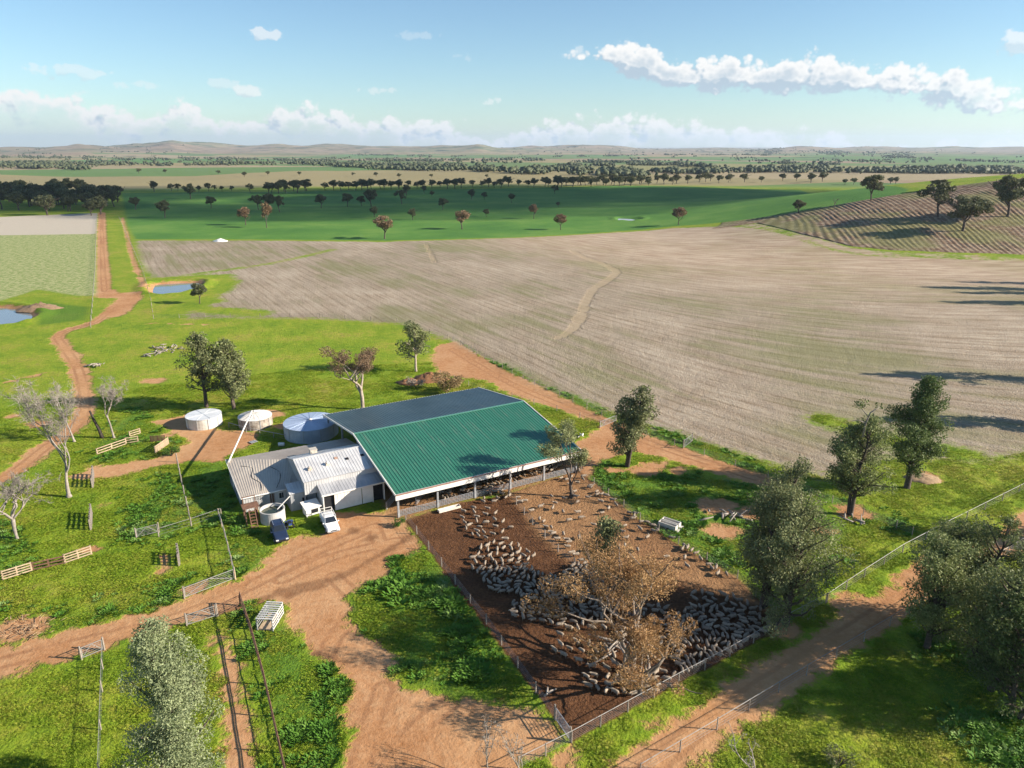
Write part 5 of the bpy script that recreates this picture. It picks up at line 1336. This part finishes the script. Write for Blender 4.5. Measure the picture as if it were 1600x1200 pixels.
    heap('log_pile', 'fallen pale branches under the brown gum in the pen', G(960, 1010), 10, 3.2, DEADWOOD, 5, 'branches', 1.5, 4)
    heap('log_pile', 'broken limbs at the foot of the broken pine', G(1330, 812), 6, 2.5, DEADWOOD, 6, 'branches', 1, 2.6)
    heap('log_pile', 'two pale sleepers lying on the dirt by the green roof corner', G(907, 683), 3, 1, WHITE, 7, 'sleepers', 1.6, 2.2)
    heap('log_pile', 'dark stick standing near the brown pen fence', G(857, 1085), 2, .4, DEADWOOD, 8, 'stick', 1.0, 1.6)
    rg = np.random.default_rng(8)
    def mound(name, label, base, r, h, m, cat, seed):
        n, k = 20, 7; mb = MB(); vs = [(0, 0, h)]; rg = np.random.default_rng(seed)
        for i in range(1, k + 1):
            f = i / k
            for j in range(n):
                a = 2 * math.pi * j / n; q = r * f * (1 + rg.normal() * .08); vs.append((q * math.cos(a) * 1.4, q * math.sin(a), max(h * (1 - f ** 1.3) * (1 + rg.normal() * .16), -.15) - (.2 if i == k else 0)))
        fs = [(0, 1 + j, 1 + (j + 1) % n) for j in range(n)] + [(1 + i * n + j, 1 + i * n + (j + 1) % n, 1 + (i + 1) * n + (j + 1) % n, 1 + (i + 1) * n + j) for i in range(k - 1) for j in range(n)]
        mb.add(vs, fs); tag(mb.build(name, m, None, base, smooth=True), label, cat)
    red = mat('mound_earth', (.34, .17, .085), (.23, .11, .05), .95, 0, 1.5)
    mound('earth_mound', 'reddish earth mound under the slender dark tree', G(672, 593), 3.2, 1.7, red, 'mound', 1)
    mound('earth_mound', 'smaller earth mound in front of the slender dark tree', G(640, 598), 2.2, 1.0, red, 'mound', 2)
    mound('earth_mound', 'stony bare bank beside the round dam', G(62, 482), 5, 1.6, mat('bank_earth', (.30, .20, .12), (.20, .13, .08), .95, 0, 1.2), 'mound', 3)
    heap('brush_heap', 'low heap of dry brush at the left edge by the drive', G(35, 984), 70, 3.4, mat('dry_brush', (.40, .28, .17), (.27, .18, .11), .95, 0, 4), 4, 'heap', .4, 1.3, .28)
    mat('straw', (.36, .25, .15), (.24, .16, .09), .95, 0, 4)
    mound('lime_heap', 'white heap of lime at the far edge of the stubble', G(345, 377), 3.0, 1.5, mat('lime', (.80, .78, .74), (.70, .68, .64), .9), 'heap', 5)
    mound('earth_mound', 'pale earth mound at the foot of the tall dark pine', G(1442, 748), 2.2, .6, mat('straw', (0, 0, 0)), 'mound', 6)

def dams():
    m = new_mat('dam_water'); k = NT(m)
    pos = k.node('ShaderNodeNewGeometry').outputs['Position']
    nb = k.bump(k.noise(pos, 1.2, 3), .02, .3)
    k.out(k.bsdf(k.mix(k.noise(pos, .05), (.16, .185, .20), (.20, .22, .23)), .08, 0, nb, .5))
    for i, ((P, z), nm) in enumerate(zip(W_DAMS, ('round farm dam cut by the left edge', 'small rectangular farm dam beside the stubble', 'tiny far dam in the green crop'))):
        c = np.array(P[:-1]).mean(0); Q = [c + (np.array(p) - c) * 1.1 for p in P[:-1]]
        zz = float(H(*c)) - .45
        me = bpy.data.meshes.new('water'); me.from_pydata([(p[0], p[1], zz) for p in Q], [], [tuple(range(len(Q)))])
        o = put('water', me, m); 
        if me.polygons[0].normal.z < 0: me.flip_normals()
        tag(o, nm, 'water', kind='structure')

def ploughed_hill():
    """deep furrows over the hill's near face: ridges are geometry"""
    out = wpoly([(1182, 349), (1250, 366), (1330, 386), (1400, 393), (1480, 396), (1600, 400), (1760, 404)])
    lo = np.array(out)
    # rows run down the slope towards the right; u counts across rows, v along them
    us = np.arange(0, 250, .38); vs = np.linspace(0, 1, 60)
    V = []
    for u in us:
        x0 = 128 + u * 1.0                    # where the row meets the crest line
        y0 = 452 + 6 * math.sin(x0 / 40)
        # foot of the row
        xf = x0 * .93 - 2; yf = float(np.interp(xf, lo[:, 0], lo[:, 1])) - 0.0
        for v in vs:
            x = x0 + (xf - x0) * (v ** 1.5) ; y = y0 + (yf - y0) * v
            V.append((x, y))
    V = np.array(V); nu, nv = len(us), len(vs)
    U = np.repeat(us, nv); Vv = np.tile(vs, nu)
    amp = .34 * np.clip(-.35 + 2.6 * fbm(V[:, 0] / 9, V[:, 1] / 9, 47, 4), .05, 1.7) * np.clip(Vv / .05, 0, 1) * np.clip((1 - Vv) / .04, 0, 1) * np.clip(U / 30, 0, 1)
    ph = U / 2.7 + 1.5 * (fbm(V[:, 0] / 34, V[:, 1] / 34, 41, 4) - .4)
    z = H(V[:, 0], V[:, 1]) + .22 * (amp > 0) - .35 * (amp <= 0) + amp * (np.abs((ph % 1) - .5) * 2 - .35) * (.6 + .8 * fbm(V[:, 0] / 3, V[:, 1] / 3, 43, 2))
    i = np.arange(nu * nv).reshape(nu, nv)
    q = np.stack([i[:-1, :-1], i[:-1, 1:], i[1:, 1:], i[1:, :-1]], -1).reshape(-1, 4)
    # a green hollow is left unploughed below the hillside gums
    me = np_mesh('ploughed_field', np.stack([V[:, 0], V[:, 1], z], -1), q)
    at = me.attributes.new('ridge', 'FLOAT', 'POINT'); at.data.foreach_set('value', (np.abs((ph % 1) - .5) * 2).astype(np.float32))
    m = new_mat('ploughed_earth'); k = NT(m)
    pos = k.node('ShaderNodeNewGeometry').outputs['Position']
    c = k.mix(k.step(k.math('ADD', k.math('ADD', k.math('MULTIPLY', k.attr('ridge'), .50), .32), k.math('MULTIPLY', k.math('SUBTRACT', k.noise(pos, .3, 6, .8), .5), 3.4)), .25, .75), (.31, .235, .16), (.155, .098, .064))
    c = k.mix(k.math('MULTIPLY', k.step(k.noise(pos, .035, 4), .47, .62), .55), c, (.17, .19, .06))
    k.out(k.bsdf(c, .95, 0, k.bump(k.noise(pos, 2.0, 4, .7), .25), .1))
    o = put('ploughed_field', me, m)
    bm = bmesh.new(); bm.from_mesh(me); bmesh.ops.recalc_face_normals(bm, faces=bm.faces)
    if sum(f.normal.z for f in bm.faces) < 0: bmesh.ops.reverse_faces(bm, faces=bm.faces)
    bm.to_mesh(me); bm.free()
    tag(o, 'ploughed hillside with deep dark furrows at the upper right', 'field', kind='structure')
ploughed_hill()
dams()
big_shed()
wool_shed()
tanks()
vehicles()
fences()

# ------------------------------------------------------------------ sheep
def sheep_meshes():
    out = []
    # (head: reach, height, turn), leg offsets, lying
    poses = [((.62, .86, 0), (0, 0, 0, 0)), ((.66, .40, .05), (.05, -.04, .03, -.02)), ((.64, .78, .12), (.12, -.10, -.10, .12)), ((.55, .84, .28), (0, .03, -.03, 0)), ((.66, .66, -.08), (.06, -.05, -.05, .06))]
    for (hx, hz, hy), lg in poses:
        mb = MB()
        # fleece: rings along the back
        prof = [(-.58, .60, .07), (-.53, .60, .17), (-.40, .59, .25), (-.15, .575, .275), (.12, .58, .265), (.34, .60, .235), (.48, .63, .165), (.55, .65, .07)]
        n = 12; vs = []
        for x, zc, r in prof:
            for k in range(n):
                a = 2 * math.pi * k / n; vs.append((x, r * .88 * math.cos(a), zc + r * (1.0 if math.sin(a) > 0 else .92) * math.sin(a)))
        m = len(prof)
        mb.add(vs, [(i * n + k, i * n + (k + 1) % n, (i + 1) * n + (k + 1) % n, (i + 1) * n + k) for i in range(m - 1) for k in range(n)] + [tuple(range(n)), tuple(range((m - 1) * n, m * n))[::-1]])
        mb.tube([(.36, 0, .64), (.50, hy * .4, (.66 + hz) / 2 + .02), (hx, hy, hz)], [.19, .145, .10], 9)
        mb.tube([(hx - .05, hy * .95, hz + .03), (hx + .08, hy * 1.1, hz - .02), (hx + .2, hy * 1.35, hz - .10)], [.085, .092, .05], 8)
        for s in (-1, 1): mb.tube([(hx - .02, hy + s * .07, hz + .05), (hx - .06, hy + s * .19, hz + .03)], [.04, .02], 5)
        for (x, y), o in zip(((.34, .13), (.34, -.13), (-.40, .14), (-.40, -.14)), lg):
            mb.tube([(x, y, .52), (x + o * .5, y, .27), (x + o + (.0 if x > 0 else -.02), y, 0)], [.095, .055, .045], 6)
        mb.tube([(-.57, 0, .66), (-.64, 0, .52)], [.05, .03], 5)
        me = mb.mesh('body')
        o = bpy.data.objects.new('tmp', me); COL.objects.link(o)
        r = o.modifiers.new('r', 'REMESH'); r.mode = 'VOXEL'; r.voxel_size = .045
        d = o.modifiers.new('d', 'DECIMATE'); d.ratio = .16
        dg = bpy.context.evaluated_depsgraph_get()
        nm = bpy.data.meshes.new_from_object(o.evaluated_get(dg)); nm.name = 'sheep'
        bpy.data.objects.remove(o)
        nm.polygons.foreach_set('use_smooth', np.ones(len(nm.polygons), bool))
        out.append(nm)
    return out
def wool_mat():
    m = new_mat('wool'); k = NT(m)
    pos = k.node('ShaderNodeTexCoord').outputs['Object']
    sep = k.node('ShaderNodeSeparateXYZ'); k.l.new(pos, sep.inputs[0])
    c = k.mix(k.step(k.noise(pos, 7, 3), .35, .7), (.36, .295, .23), (.235, .19, .145))
    c = k.mix(k.step(sep.outputs[2], .52, .18), c, (.16, .11, .075))        # legs and belly carry the pen's mud
    hv = k.node('ShaderNodeHueSaturation'); k.l.new(c, hv.inputs['Color'])
    rnd = k.node('ShaderNodeObjectInfo').outputs['Random']
    k.set(hv.inputs['Value'], k.math('ADD', k.math('MULTIPLY', rnd, .5), .72))
    k.out(k.bsdf(hv.outputs[0], .95, 0, k.bump(k.noise(pos, 25, 3), .03), .1))
    return m
def flock():
    meshes = sheep_meshes(); wool = wool_mat(); rng = random.Random(4)
    placed = []                                    # (x, y, heading, label, group)
    grid = {}
    def free(x, y, dmin):
        gx, gy = int(x // 1), int(y // 1)
        for a in range(gx - 2, gx + 3):
            for b in range(gy - 2, gy + 3):
                for (u, v) in grid.get((a, b), ()):
                    if (u - x) ** 2 + (v - y) ** 2 < dmin * dmin: return False
        return True
    def drop(x, y, h, label, group, dmin):
        if not free(x, y, dmin): return False
        grid.setdefault((int(x // 1), int(y // 1)), []).append((x, y)); placed.append((x, y, h, label, group)); return True
    def inside(P, x, y):
        c = False
        for a, b in zip(P, P[1:] + P[:1]):
            if (a[1] > y) != (b[1] > y) and x < (b[0] - a[0]) * (y - a[1]) / (b[1] - a[1]) + a[0]: c = not c
        return c
    def herd(poly, n, label, group, dmin=.72, head=None, spread=1.2):
        P = [tuple(G(*p)[:2]) for p in poly]; xs = [p[0] for p in P]; ys = [p[1] for p in P]; k = 0
        for _ in range(n * 30):
            x = rng.uniform(min(xs), max(xs)); y = rng.uniform(min(ys), max(ys))
            h = None
            if head is None and dmin < .8:             # a packed mob lies in streams: neighbours face alike
                h = 7 * float(fbm(np.array(x / 3.2), np.array(y / 3.2), 90, 2)) + rng.gauss(0, .22) + (math.pi if rng.random() < .4 else 0)
                c_, s_ = math.cos(h), math.sin(h)
                near = [(u - x, v - y) for a in range(int(x // 1) - 1, int(x // 1) + 2) for b in range(int(y // 1) - 1, int(y // 1) + 2) for (u, v) in grid.get((a, b), ())]
                if any(((p * c_ + q * s_) / 1.12) ** 2 + ((q * c_ - p * s_) / .42) ** 2 < 1 for p, q in near): continue
            if inside(P, x, y) and drop(x, y, h if h is not None else rng.uniform(0, 6.28) if head is None else rng.gauss(head, spread), label, group, dmin if h is None else .3):
                k += 1
                if k >= n: break
    def line(a, b, n, side, label, group, off=.75):
        A, B_ = G(*a), G(*b); d = (B_ - A).normalized(); nrm = Vector((-d.y, d.x, 0)) * side
        for i in range(n):
            p = A.lerp(B_, min(1, max(0, (i + rng.gauss(0, 1.3)) / n))) + nrm * (off + abs(rng.gauss(0, .5)))
            drop(p.x, p.y, math.atan2(-nrm.y, -nrm.x) + rng.gauss(0, .9), label, group, .55)
    herd([(742, 892), (775, 888), (830, 892), (875, 906), (898, 884), (948, 880), (955, 955), (930, 978), (895, 960), (850, 945), (800, 930), (765, 925)], 230, 'sheep packed in the shade left of the brown gum', 'sheep in the shade left of the brown gum', .58)
    herd([(800, 938), (830, 945), (834, 972), (803, 966)], 14, 'sheep in the little cluster below the shaded pack', 'little cluster below the pack', .7)
    herd([(838, 952), (930, 955), (945, 985), (880, 985), (842, 972)], 28, 'sheep in the loose tail under the shaded pack', 'loose tail under the pack', .85)
    herd([(738, 866), (770, 850), (815, 855), (835, 870), (830, 888), (770, 886), (738, 895)], 42, 'sunlit sheep gathered above the shaded pack', 'sunlit sheep above the pack', .9, 1.2, .6)
    herd([(722, 796), (765, 795), (800, 825), (795, 850), (735, 838), (718, 815)], 26, 'sunlit sheep strolling in the upper brown pen', 'sheep in the upper brown pen', 1.3, 2.2, .7)
    herd([(728, 822), (748, 828), (752, 842), (730, 838)], 7, 'sheep in the small knot near the pen top', 'small knot near the pen top', .9)
    herd([(862, 988), (900, 1000), (962, 1020), (965, 1050), (900, 1045), (862, 1020)], 30, 'sunlit sheep walking in file below the brown gum', 'file below the brown gum', 1.1, 2.4, .5)
    herd([(915, 1052), (965, 1045), (1045, 1050), (1048, 1080), (985, 1092), (915, 1078)], 44, 'sheep in shade at the brown gum foot', 'sheep at the foot of the brown gum', .8)
    herd([(1040, 968), (1090, 948), (1150, 958), (1195, 965), (1205, 984), (1150, 1014), (1065, 1055), (1050, 1030)], 230, 'sheep packed tight in the shaded right corner', 'sheep packed in the right corner', .55)
    herd([(1078, 925), (1150, 935), (1190, 955), (1150, 962), (1085, 950)], 30, 'sheep on the fringe above the right corner', 'sunlit fringe of the right corner', .85)
    herd([(960, 945), (1040, 950), (1040, 1010), (965, 1005)], 40, 'sheep half hidden under the brown gum crown', 'sheep under the brown gum crown', .85)
    line((800, 782), (925, 908), 26, 1, 'sheep standing along the middle pen fence', 'sheep along the middle fence', .6)
    line((930, 760), (1150, 902), 36, -1, 'sheep lined up along the green paddock fence', 'sheep along the paddock fence', .6)
    line((1062, 1064), (1150, 1018), 14, 1, 'sheep standing against the front rail fence', 'sheep along the front fence', .6)
    herd([(800, 785), (925, 765), (1040, 850), (1120, 900), (1000, 885), (900, 862), (850, 830)], 34, 'sheep scattered over the bare tan pen', 'sheep scattered in the tan pen', 1.6)
    herd([(745, 770), (800, 766), (800, 782), (750, 790)], 12, 'sheep by the shed front above the brown pen', 'sheep by the shed front', .8)
    herd([(690, 786), (740, 772), (795, 757), (868, 738), (890, 715), (850, 706), (760, 722), (690, 752)], 170, 'sheep crowded under the green roof edge', 'sheep under the green roof', .78)
    herd([(862, 738), (905, 728), (925, 755), (900, 762), (870, 752)], 12, 'sheep beside the thin tree at the roof corner', 'sheep beside the thin tree', .9)
    eye = Vector((0, 0, EYE))
    shade = lambda p: (Vector((p[0], p[1], 0)) - eye).length + (18 if 'green roof' in p[3] else 0)
    placed.sort(key=shade)
    groups = {}
    V = []; Q = []; nv = 0
    base = []
    for me in meshes:
        co = np.empty(len(me.vertices) * 3, np.float32); me.vertices.foreach_get('co', co)
        me.calc_loop_triangles(); tr = np.empty(len(me.loop_triangles) * 3, np.int32); me.loop_triangles.foreach_get('vertices', tr)
        base.append((co.reshape(-1, 3), tr.reshape(-1, 3)))
        me.materials.append(wool)
    for i, (x, y, h, lab, grp) in enumerate(placed):
        k = rng.choice((0, 0, 1, 2, 2, 3, 4)); s = rng.uniform(.63, .80)
        if i < 296:
            o = bpy.data.objects.new('sheep', meshes[k]); COL.objects.link(o)
            o.location = (x, y, -.02); o.rotation_euler = (0, 0, h); o.scale = (s, s, s); tag(o, lab, 'sheep', grp); groups.setdefault(grp, []).append((o, (x / max(y, 1), -y)))
        else:
            co, tr = base[k]; c, sn = math.cos(h), math.sin(h)
            p = np.stack([co[:, 0] * c - co[:, 1] * sn, co[:, 0] * sn + co[:, 1] * c, co[:, 2]], -1) * s + np.array([x, y, -.02])
            V.append(p); Q.append(tr + nv); nv += len(co)
    for g in groups.values():
        if len(g) > 2: spread_labels([a for a, _ in g], [b for _, b in g])
    if V:
        me = np_mesh('sheep_flock', np.concatenate(V), np.concatenate(Q)); me.polygons.foreach_set('use_smooth', np.ones(len(me.polygons), bool))
        wool2 = wool
        tag(put('sheep_flock', me, wool2), 'the rest of the flock, farther back in the pens and under the roof', 'sheep', kind='stuff')
    print('sheep', len(placed), [len(m.polygons) for m in meshes])

# ------------------------------------------------------------------ grass and weeds
def tuft_mesh(name, n, h, w, seed, lean=.6, broad=.16):
    rng = np.random.default_rng(seed); V = []; Q = []
    for i in range(n):
        a = rng.uniform(0, 6.283); r = w * rng.uniform(0, .5); b = np.array([r * math.cos(a), r * math.sin(a), -.02])
        L = h * rng.uniform(.6, 1.1); o = np.array([math.cos(a) * lean, math.sin(a) * lean, 1]) ; o /= np.linalg.norm(o)
        s = np.array([-math.sin(a), math.cos(a), 0]) * L * broad
        tip = b + o * L + np.array([math.cos(a), math.sin(a), -.35]) * L * .25; mid = b + o * L * .55
        k = len(V); V += [b, mid + s, tip, mid - s]; Q.append((k, k + 1, k + 2, k + 3))
    return np_mesh(name, np.array(V), np.array(Q))
def scatter(name, label, cat, P, S, src, m, seed):
    """one object: points in its own mesh, a plant set on each"""
    me = bpy.data.meshes.new(name); me.vertices.add(len(P)); me.vertices.foreach_set('co', np.ascontiguousarray(P, np.float32).ravel())
    at = me.attributes.new('size', 'FLOAT', 'POINT'); at.data.foreach_set('value', S.astype(np.float32))
    me.update()
    o = bpy.data.objects.new(name, me); COL.objects.link(o)
    so_ = bpy.data.objects.new(name + '_plant', src); src.materials.append(m)
    ng = bpy.data.node_groups.new(name, 'GeometryNodeTree')
    ng.interface.new_socket('Geometry', in_out='INPUT', socket_type='NodeSocketGeometry'); ng.interface.new_socket('Geometry', in_out='OUTPUT', socket_type='NodeSocketGeometry')
    N = ng.nodes; L = ng.links
    gi = N.new('NodeGroupInput'); go = N.new('NodeGroupOutput'); ip = N.new('GeometryNodeInstanceOnPoints'); oi = N.new('GeometryNodeObjectInfo')
    oi.inputs[0].default_value = so_
    na = N.new('GeometryNodeInputNamedAttribute'); na.data_type = 'FLOAT'; na.inputs[0].default_value = 'size'
    rv = N.new('FunctionNodeRandomValue'); rv.data_type = 'FLOAT_VECTOR'; rv.inputs[0].default_value = (-.15, -.15, 0); rv.inputs[1].default_value = (.15, .15, 6.283); rv.inputs['Seed'].default_value = seed
    mp = N.new('GeometryNodeMeshToPoints')
    L.new(gi.outputs[0], mp.inputs[0]); L.new(mp.outputs[0], ip.inputs['Points']); L.new(oi.outputs['Geometry'], ip.inputs['Instance'])
    L.new(rv.outputs[0], ip.inputs['Rotation']); L.new(na.outputs[0], ip.inputs['Scale']); L.new(ip.outputs[0], go.inputs[0])
    md = o.modifiers.new('scatter', 'NODES'); md.node_group = ng
    tag(o, label, cat, kind='stuff')
    return o
def grass_mat(name, stops):
    m = new_mat(name); k = NT(m)
    pos = k.node('ShaderNodeNewGeometry').outputs['Position']
    n1 = k.noise(pos, .09, 4, .6); n2 = k.noise(pos, .55, 4, .6); rnd = k.node('ShaderNodeObjectInfo').outputs['Random']
    v = k.math('ADD', k.math('ADD', k.math('MULTIPLY', n1, .5), k.math('MULTIPLY', n2, .3)), k.math('MULTIPLY', rnd, .2))
    c = k.ramp(v, stops)
    d = k.bsdf(c, .7, 0, None, .2); t = k.node('ShaderNodeBsdfTranslucent'); k.l.new(c, t.inputs[0])
    mx_ = k.node('ShaderNodeMixShader'); mx_.inputs[0].default_value = .3; k.l.new(d, mx_.inputs[1]); k.l.new(t.outputs[0], mx_.inputs[2]); k.out(mx_.outputs[0])
    return m
def vegetation():
    rng = np.random.default_rng(12)
    n = 640000
    a = rng.uniform(-45, 45, n); r = 46 + (170 - 46) * rng.uniform(0, 1, n) ** .85
    X = r * np.sin(np.radians(a)); Y = r * np.cos(np.radians(a))
    Z = zones(X, Y)
    bare = np.maximum.reduce([Z['dirt'] + 2.4 * (fbm(X / 2, Y / 2, 60, 3) - .42) * 1.6, Z['pen1'], Z['pen2'], Z['stub'], Z['pale']])
    keep = (bare < -.35) & (fbm(X / 3.2, Y / 3.2, 61, 3) + rng.uniform(-.18, .18, n) > .40)
    # nothing grows through the buildings
    O = np.array(G(623, 808)[:2]); e = np.array([math.cos(YAW), math.sin(YAW)]); nn = np.array([-e[1], e[0]])
    def loc(p0): return (X - p0[0]) * e[0] + (Y - p0[1]) * e[1], (X - p0[0]) * nn[0] + (Y - p0[1]) * nn[1]
    u, v = loc(O); keep &= ~((u > -1) & (u < 31) & (v > -1) & (v < 36))
    u, v = loc((-37.9, 91.5)); keep &= ~((u > 0) & (u < 19.5) & (v > 1.2) & (v < 14.5)); keep &= ~((u > 6) & (u < 19.5) & (v > -5) & (v < 2))
    g = keep
    P = np.stack([X[g], Y[g], H(X[g], Y[g]) - .02], -1)
    scatter('grass', 'green pasture grass in tufts over the paddocks', 'grass', P, rng.uniform(.45, 1.1, len(P)), tuft_mesh('grass_tuft', 9, .19, .5, 1, .8, .20),
            grass_mat('grass_blades', [(.28, (.115, .215, .012)), (.41, (.195, .300, .018)), (.52, (.270, .345, .028)), (.66, (.380, .365, .060))]), 3)
    w = keep & (Z['weed'] > -1.2 + rng.uniform(-1.5, 1.5, n)) & (rng.uniform(0, 1, n) < .16) & (fbm(X / 4, Y / 4, 66, 3) > .43)
    P = np.stack([X[w], Y[w], H(X[w], Y[w]) - .02], -1)
    big = 1 + 1.1 * sstep(.5, 3.0, sd_poly(W_WEEDS[0], X[w], Y[w])) * sstep(.40, .52, fbm(X[w] / 3.5, Y[w] / 3.5, 71, 2))
    scatter('weeds', 'rank dark green broad leaved weeds in the unmown corners', 'weeds', P, rng.uniform(.5, 1.5, len(P)) * (.7 + .9 * fbm(X[w] / 4, Y[w] / 4, 67, 2)) * big, tuft_mesh('weed_plant', 26, .30, .75, 2, .9, .24),
            grass_mat('weed_leaves', [(.28, (.055, .150, .016)), (.45, (.095, .220, .024)), (.58, (.150, .280, .040)), (.72, (.29, .38, .16))]), 5)
    print('grass', int(g.sum()), 'weeds', int(w.sum()))

# ------------------------------------------------------------------ the cloud whose shade lies on the crop, and the air
def cloud_mat():
    m = new_mat('cloud_white'); k = NT(m)
    t = k.node('ShaderNodeBsdfTransparent'); t.inputs[0].default_value = (1, 1, 1, 1)
    x = k.node('ShaderNodeMixShader'); x.inputs[0].default_value = .70
    k.l.new(k.bsdf((.9, .9, .9), 1.0), x.inputs[1]); k.l.new(t.outputs[0], x.inputs[2]); k.out(x.outputs[0])
    return m
def cloud():
    rng = np.random.default_rng(3); up = 900.0
    ico = bmesh.new(); bmesh.ops.create_icosphere(ico, subdivisions=2, radius=1)
    iv = np.array([v.co[:] for v in ico.verts]); jf = np.array([[v.index for v in f.verts] for f in ico.faces]); ico.free()
    V = []; Q = []; nv = 0
    off = np.array([SUN_H.x, SUN_H.y]) * up / math.tan(SUN_EL)
    def puff(x, y, z, r):
        nonlocal nv
        p = iv * (1 + .12 * rng.normal(size=(len(iv), 1))) * np.array([r, r, r * .35]) + np.array([x + off[0], y + off[1], up + z]); V.append(p); Q.append(jf + nv); nv += len(iv)
    for i in range(150):
        x = rng.uniform(-1150, 330); lo = 560 + (25 if x > -150 else 0) + max(0, x) * .22 ; hi = 985 - max(0, x) * .35
        y = rng.uniform(lo, max(hi, lo + 40)); puff(x, y, rng.uniform(-10, 25), rng.uniform(45, 80))
    for i in range(26):
        x = rng.uniform(100, 620); y = rng.uniform(640, 940); puff(x, y, rng.uniform(-10, 20), rng.uniform(22, 48))
    o = put('cloud', np_mesh('cloud', np.concatenate(V), np.concatenate(Q)), cloud_mat())
    tag(o, 'white cumulus cloud whose shadow darkens the green crop', 'cloud', kind='stuff')
def haze():
    o = MB().box((0, 0, 120), (56000, 56000, 560)).build('haze', None)
    m = new_mat('haze_air'); k = NT(m)
    v = k.node('ShaderNodeVolumePrincipled'); v.inputs['Density'].default_value = 4.3e-5; v.inputs['Color'].default_value = (.66, .81, 1.0, 1); v.inputs['Anisotropy'].default_value = .2
    out = k.node('ShaderNodeOutputMaterial'); k.l.new(v.outputs[0], out.inputs['Volume'])
    o.data.materials.append(m)
    tag(o, 'thin blue haze over the whole plain', 'haze', kind='stuff')
flock()
vegetation()
cloud()
haze()
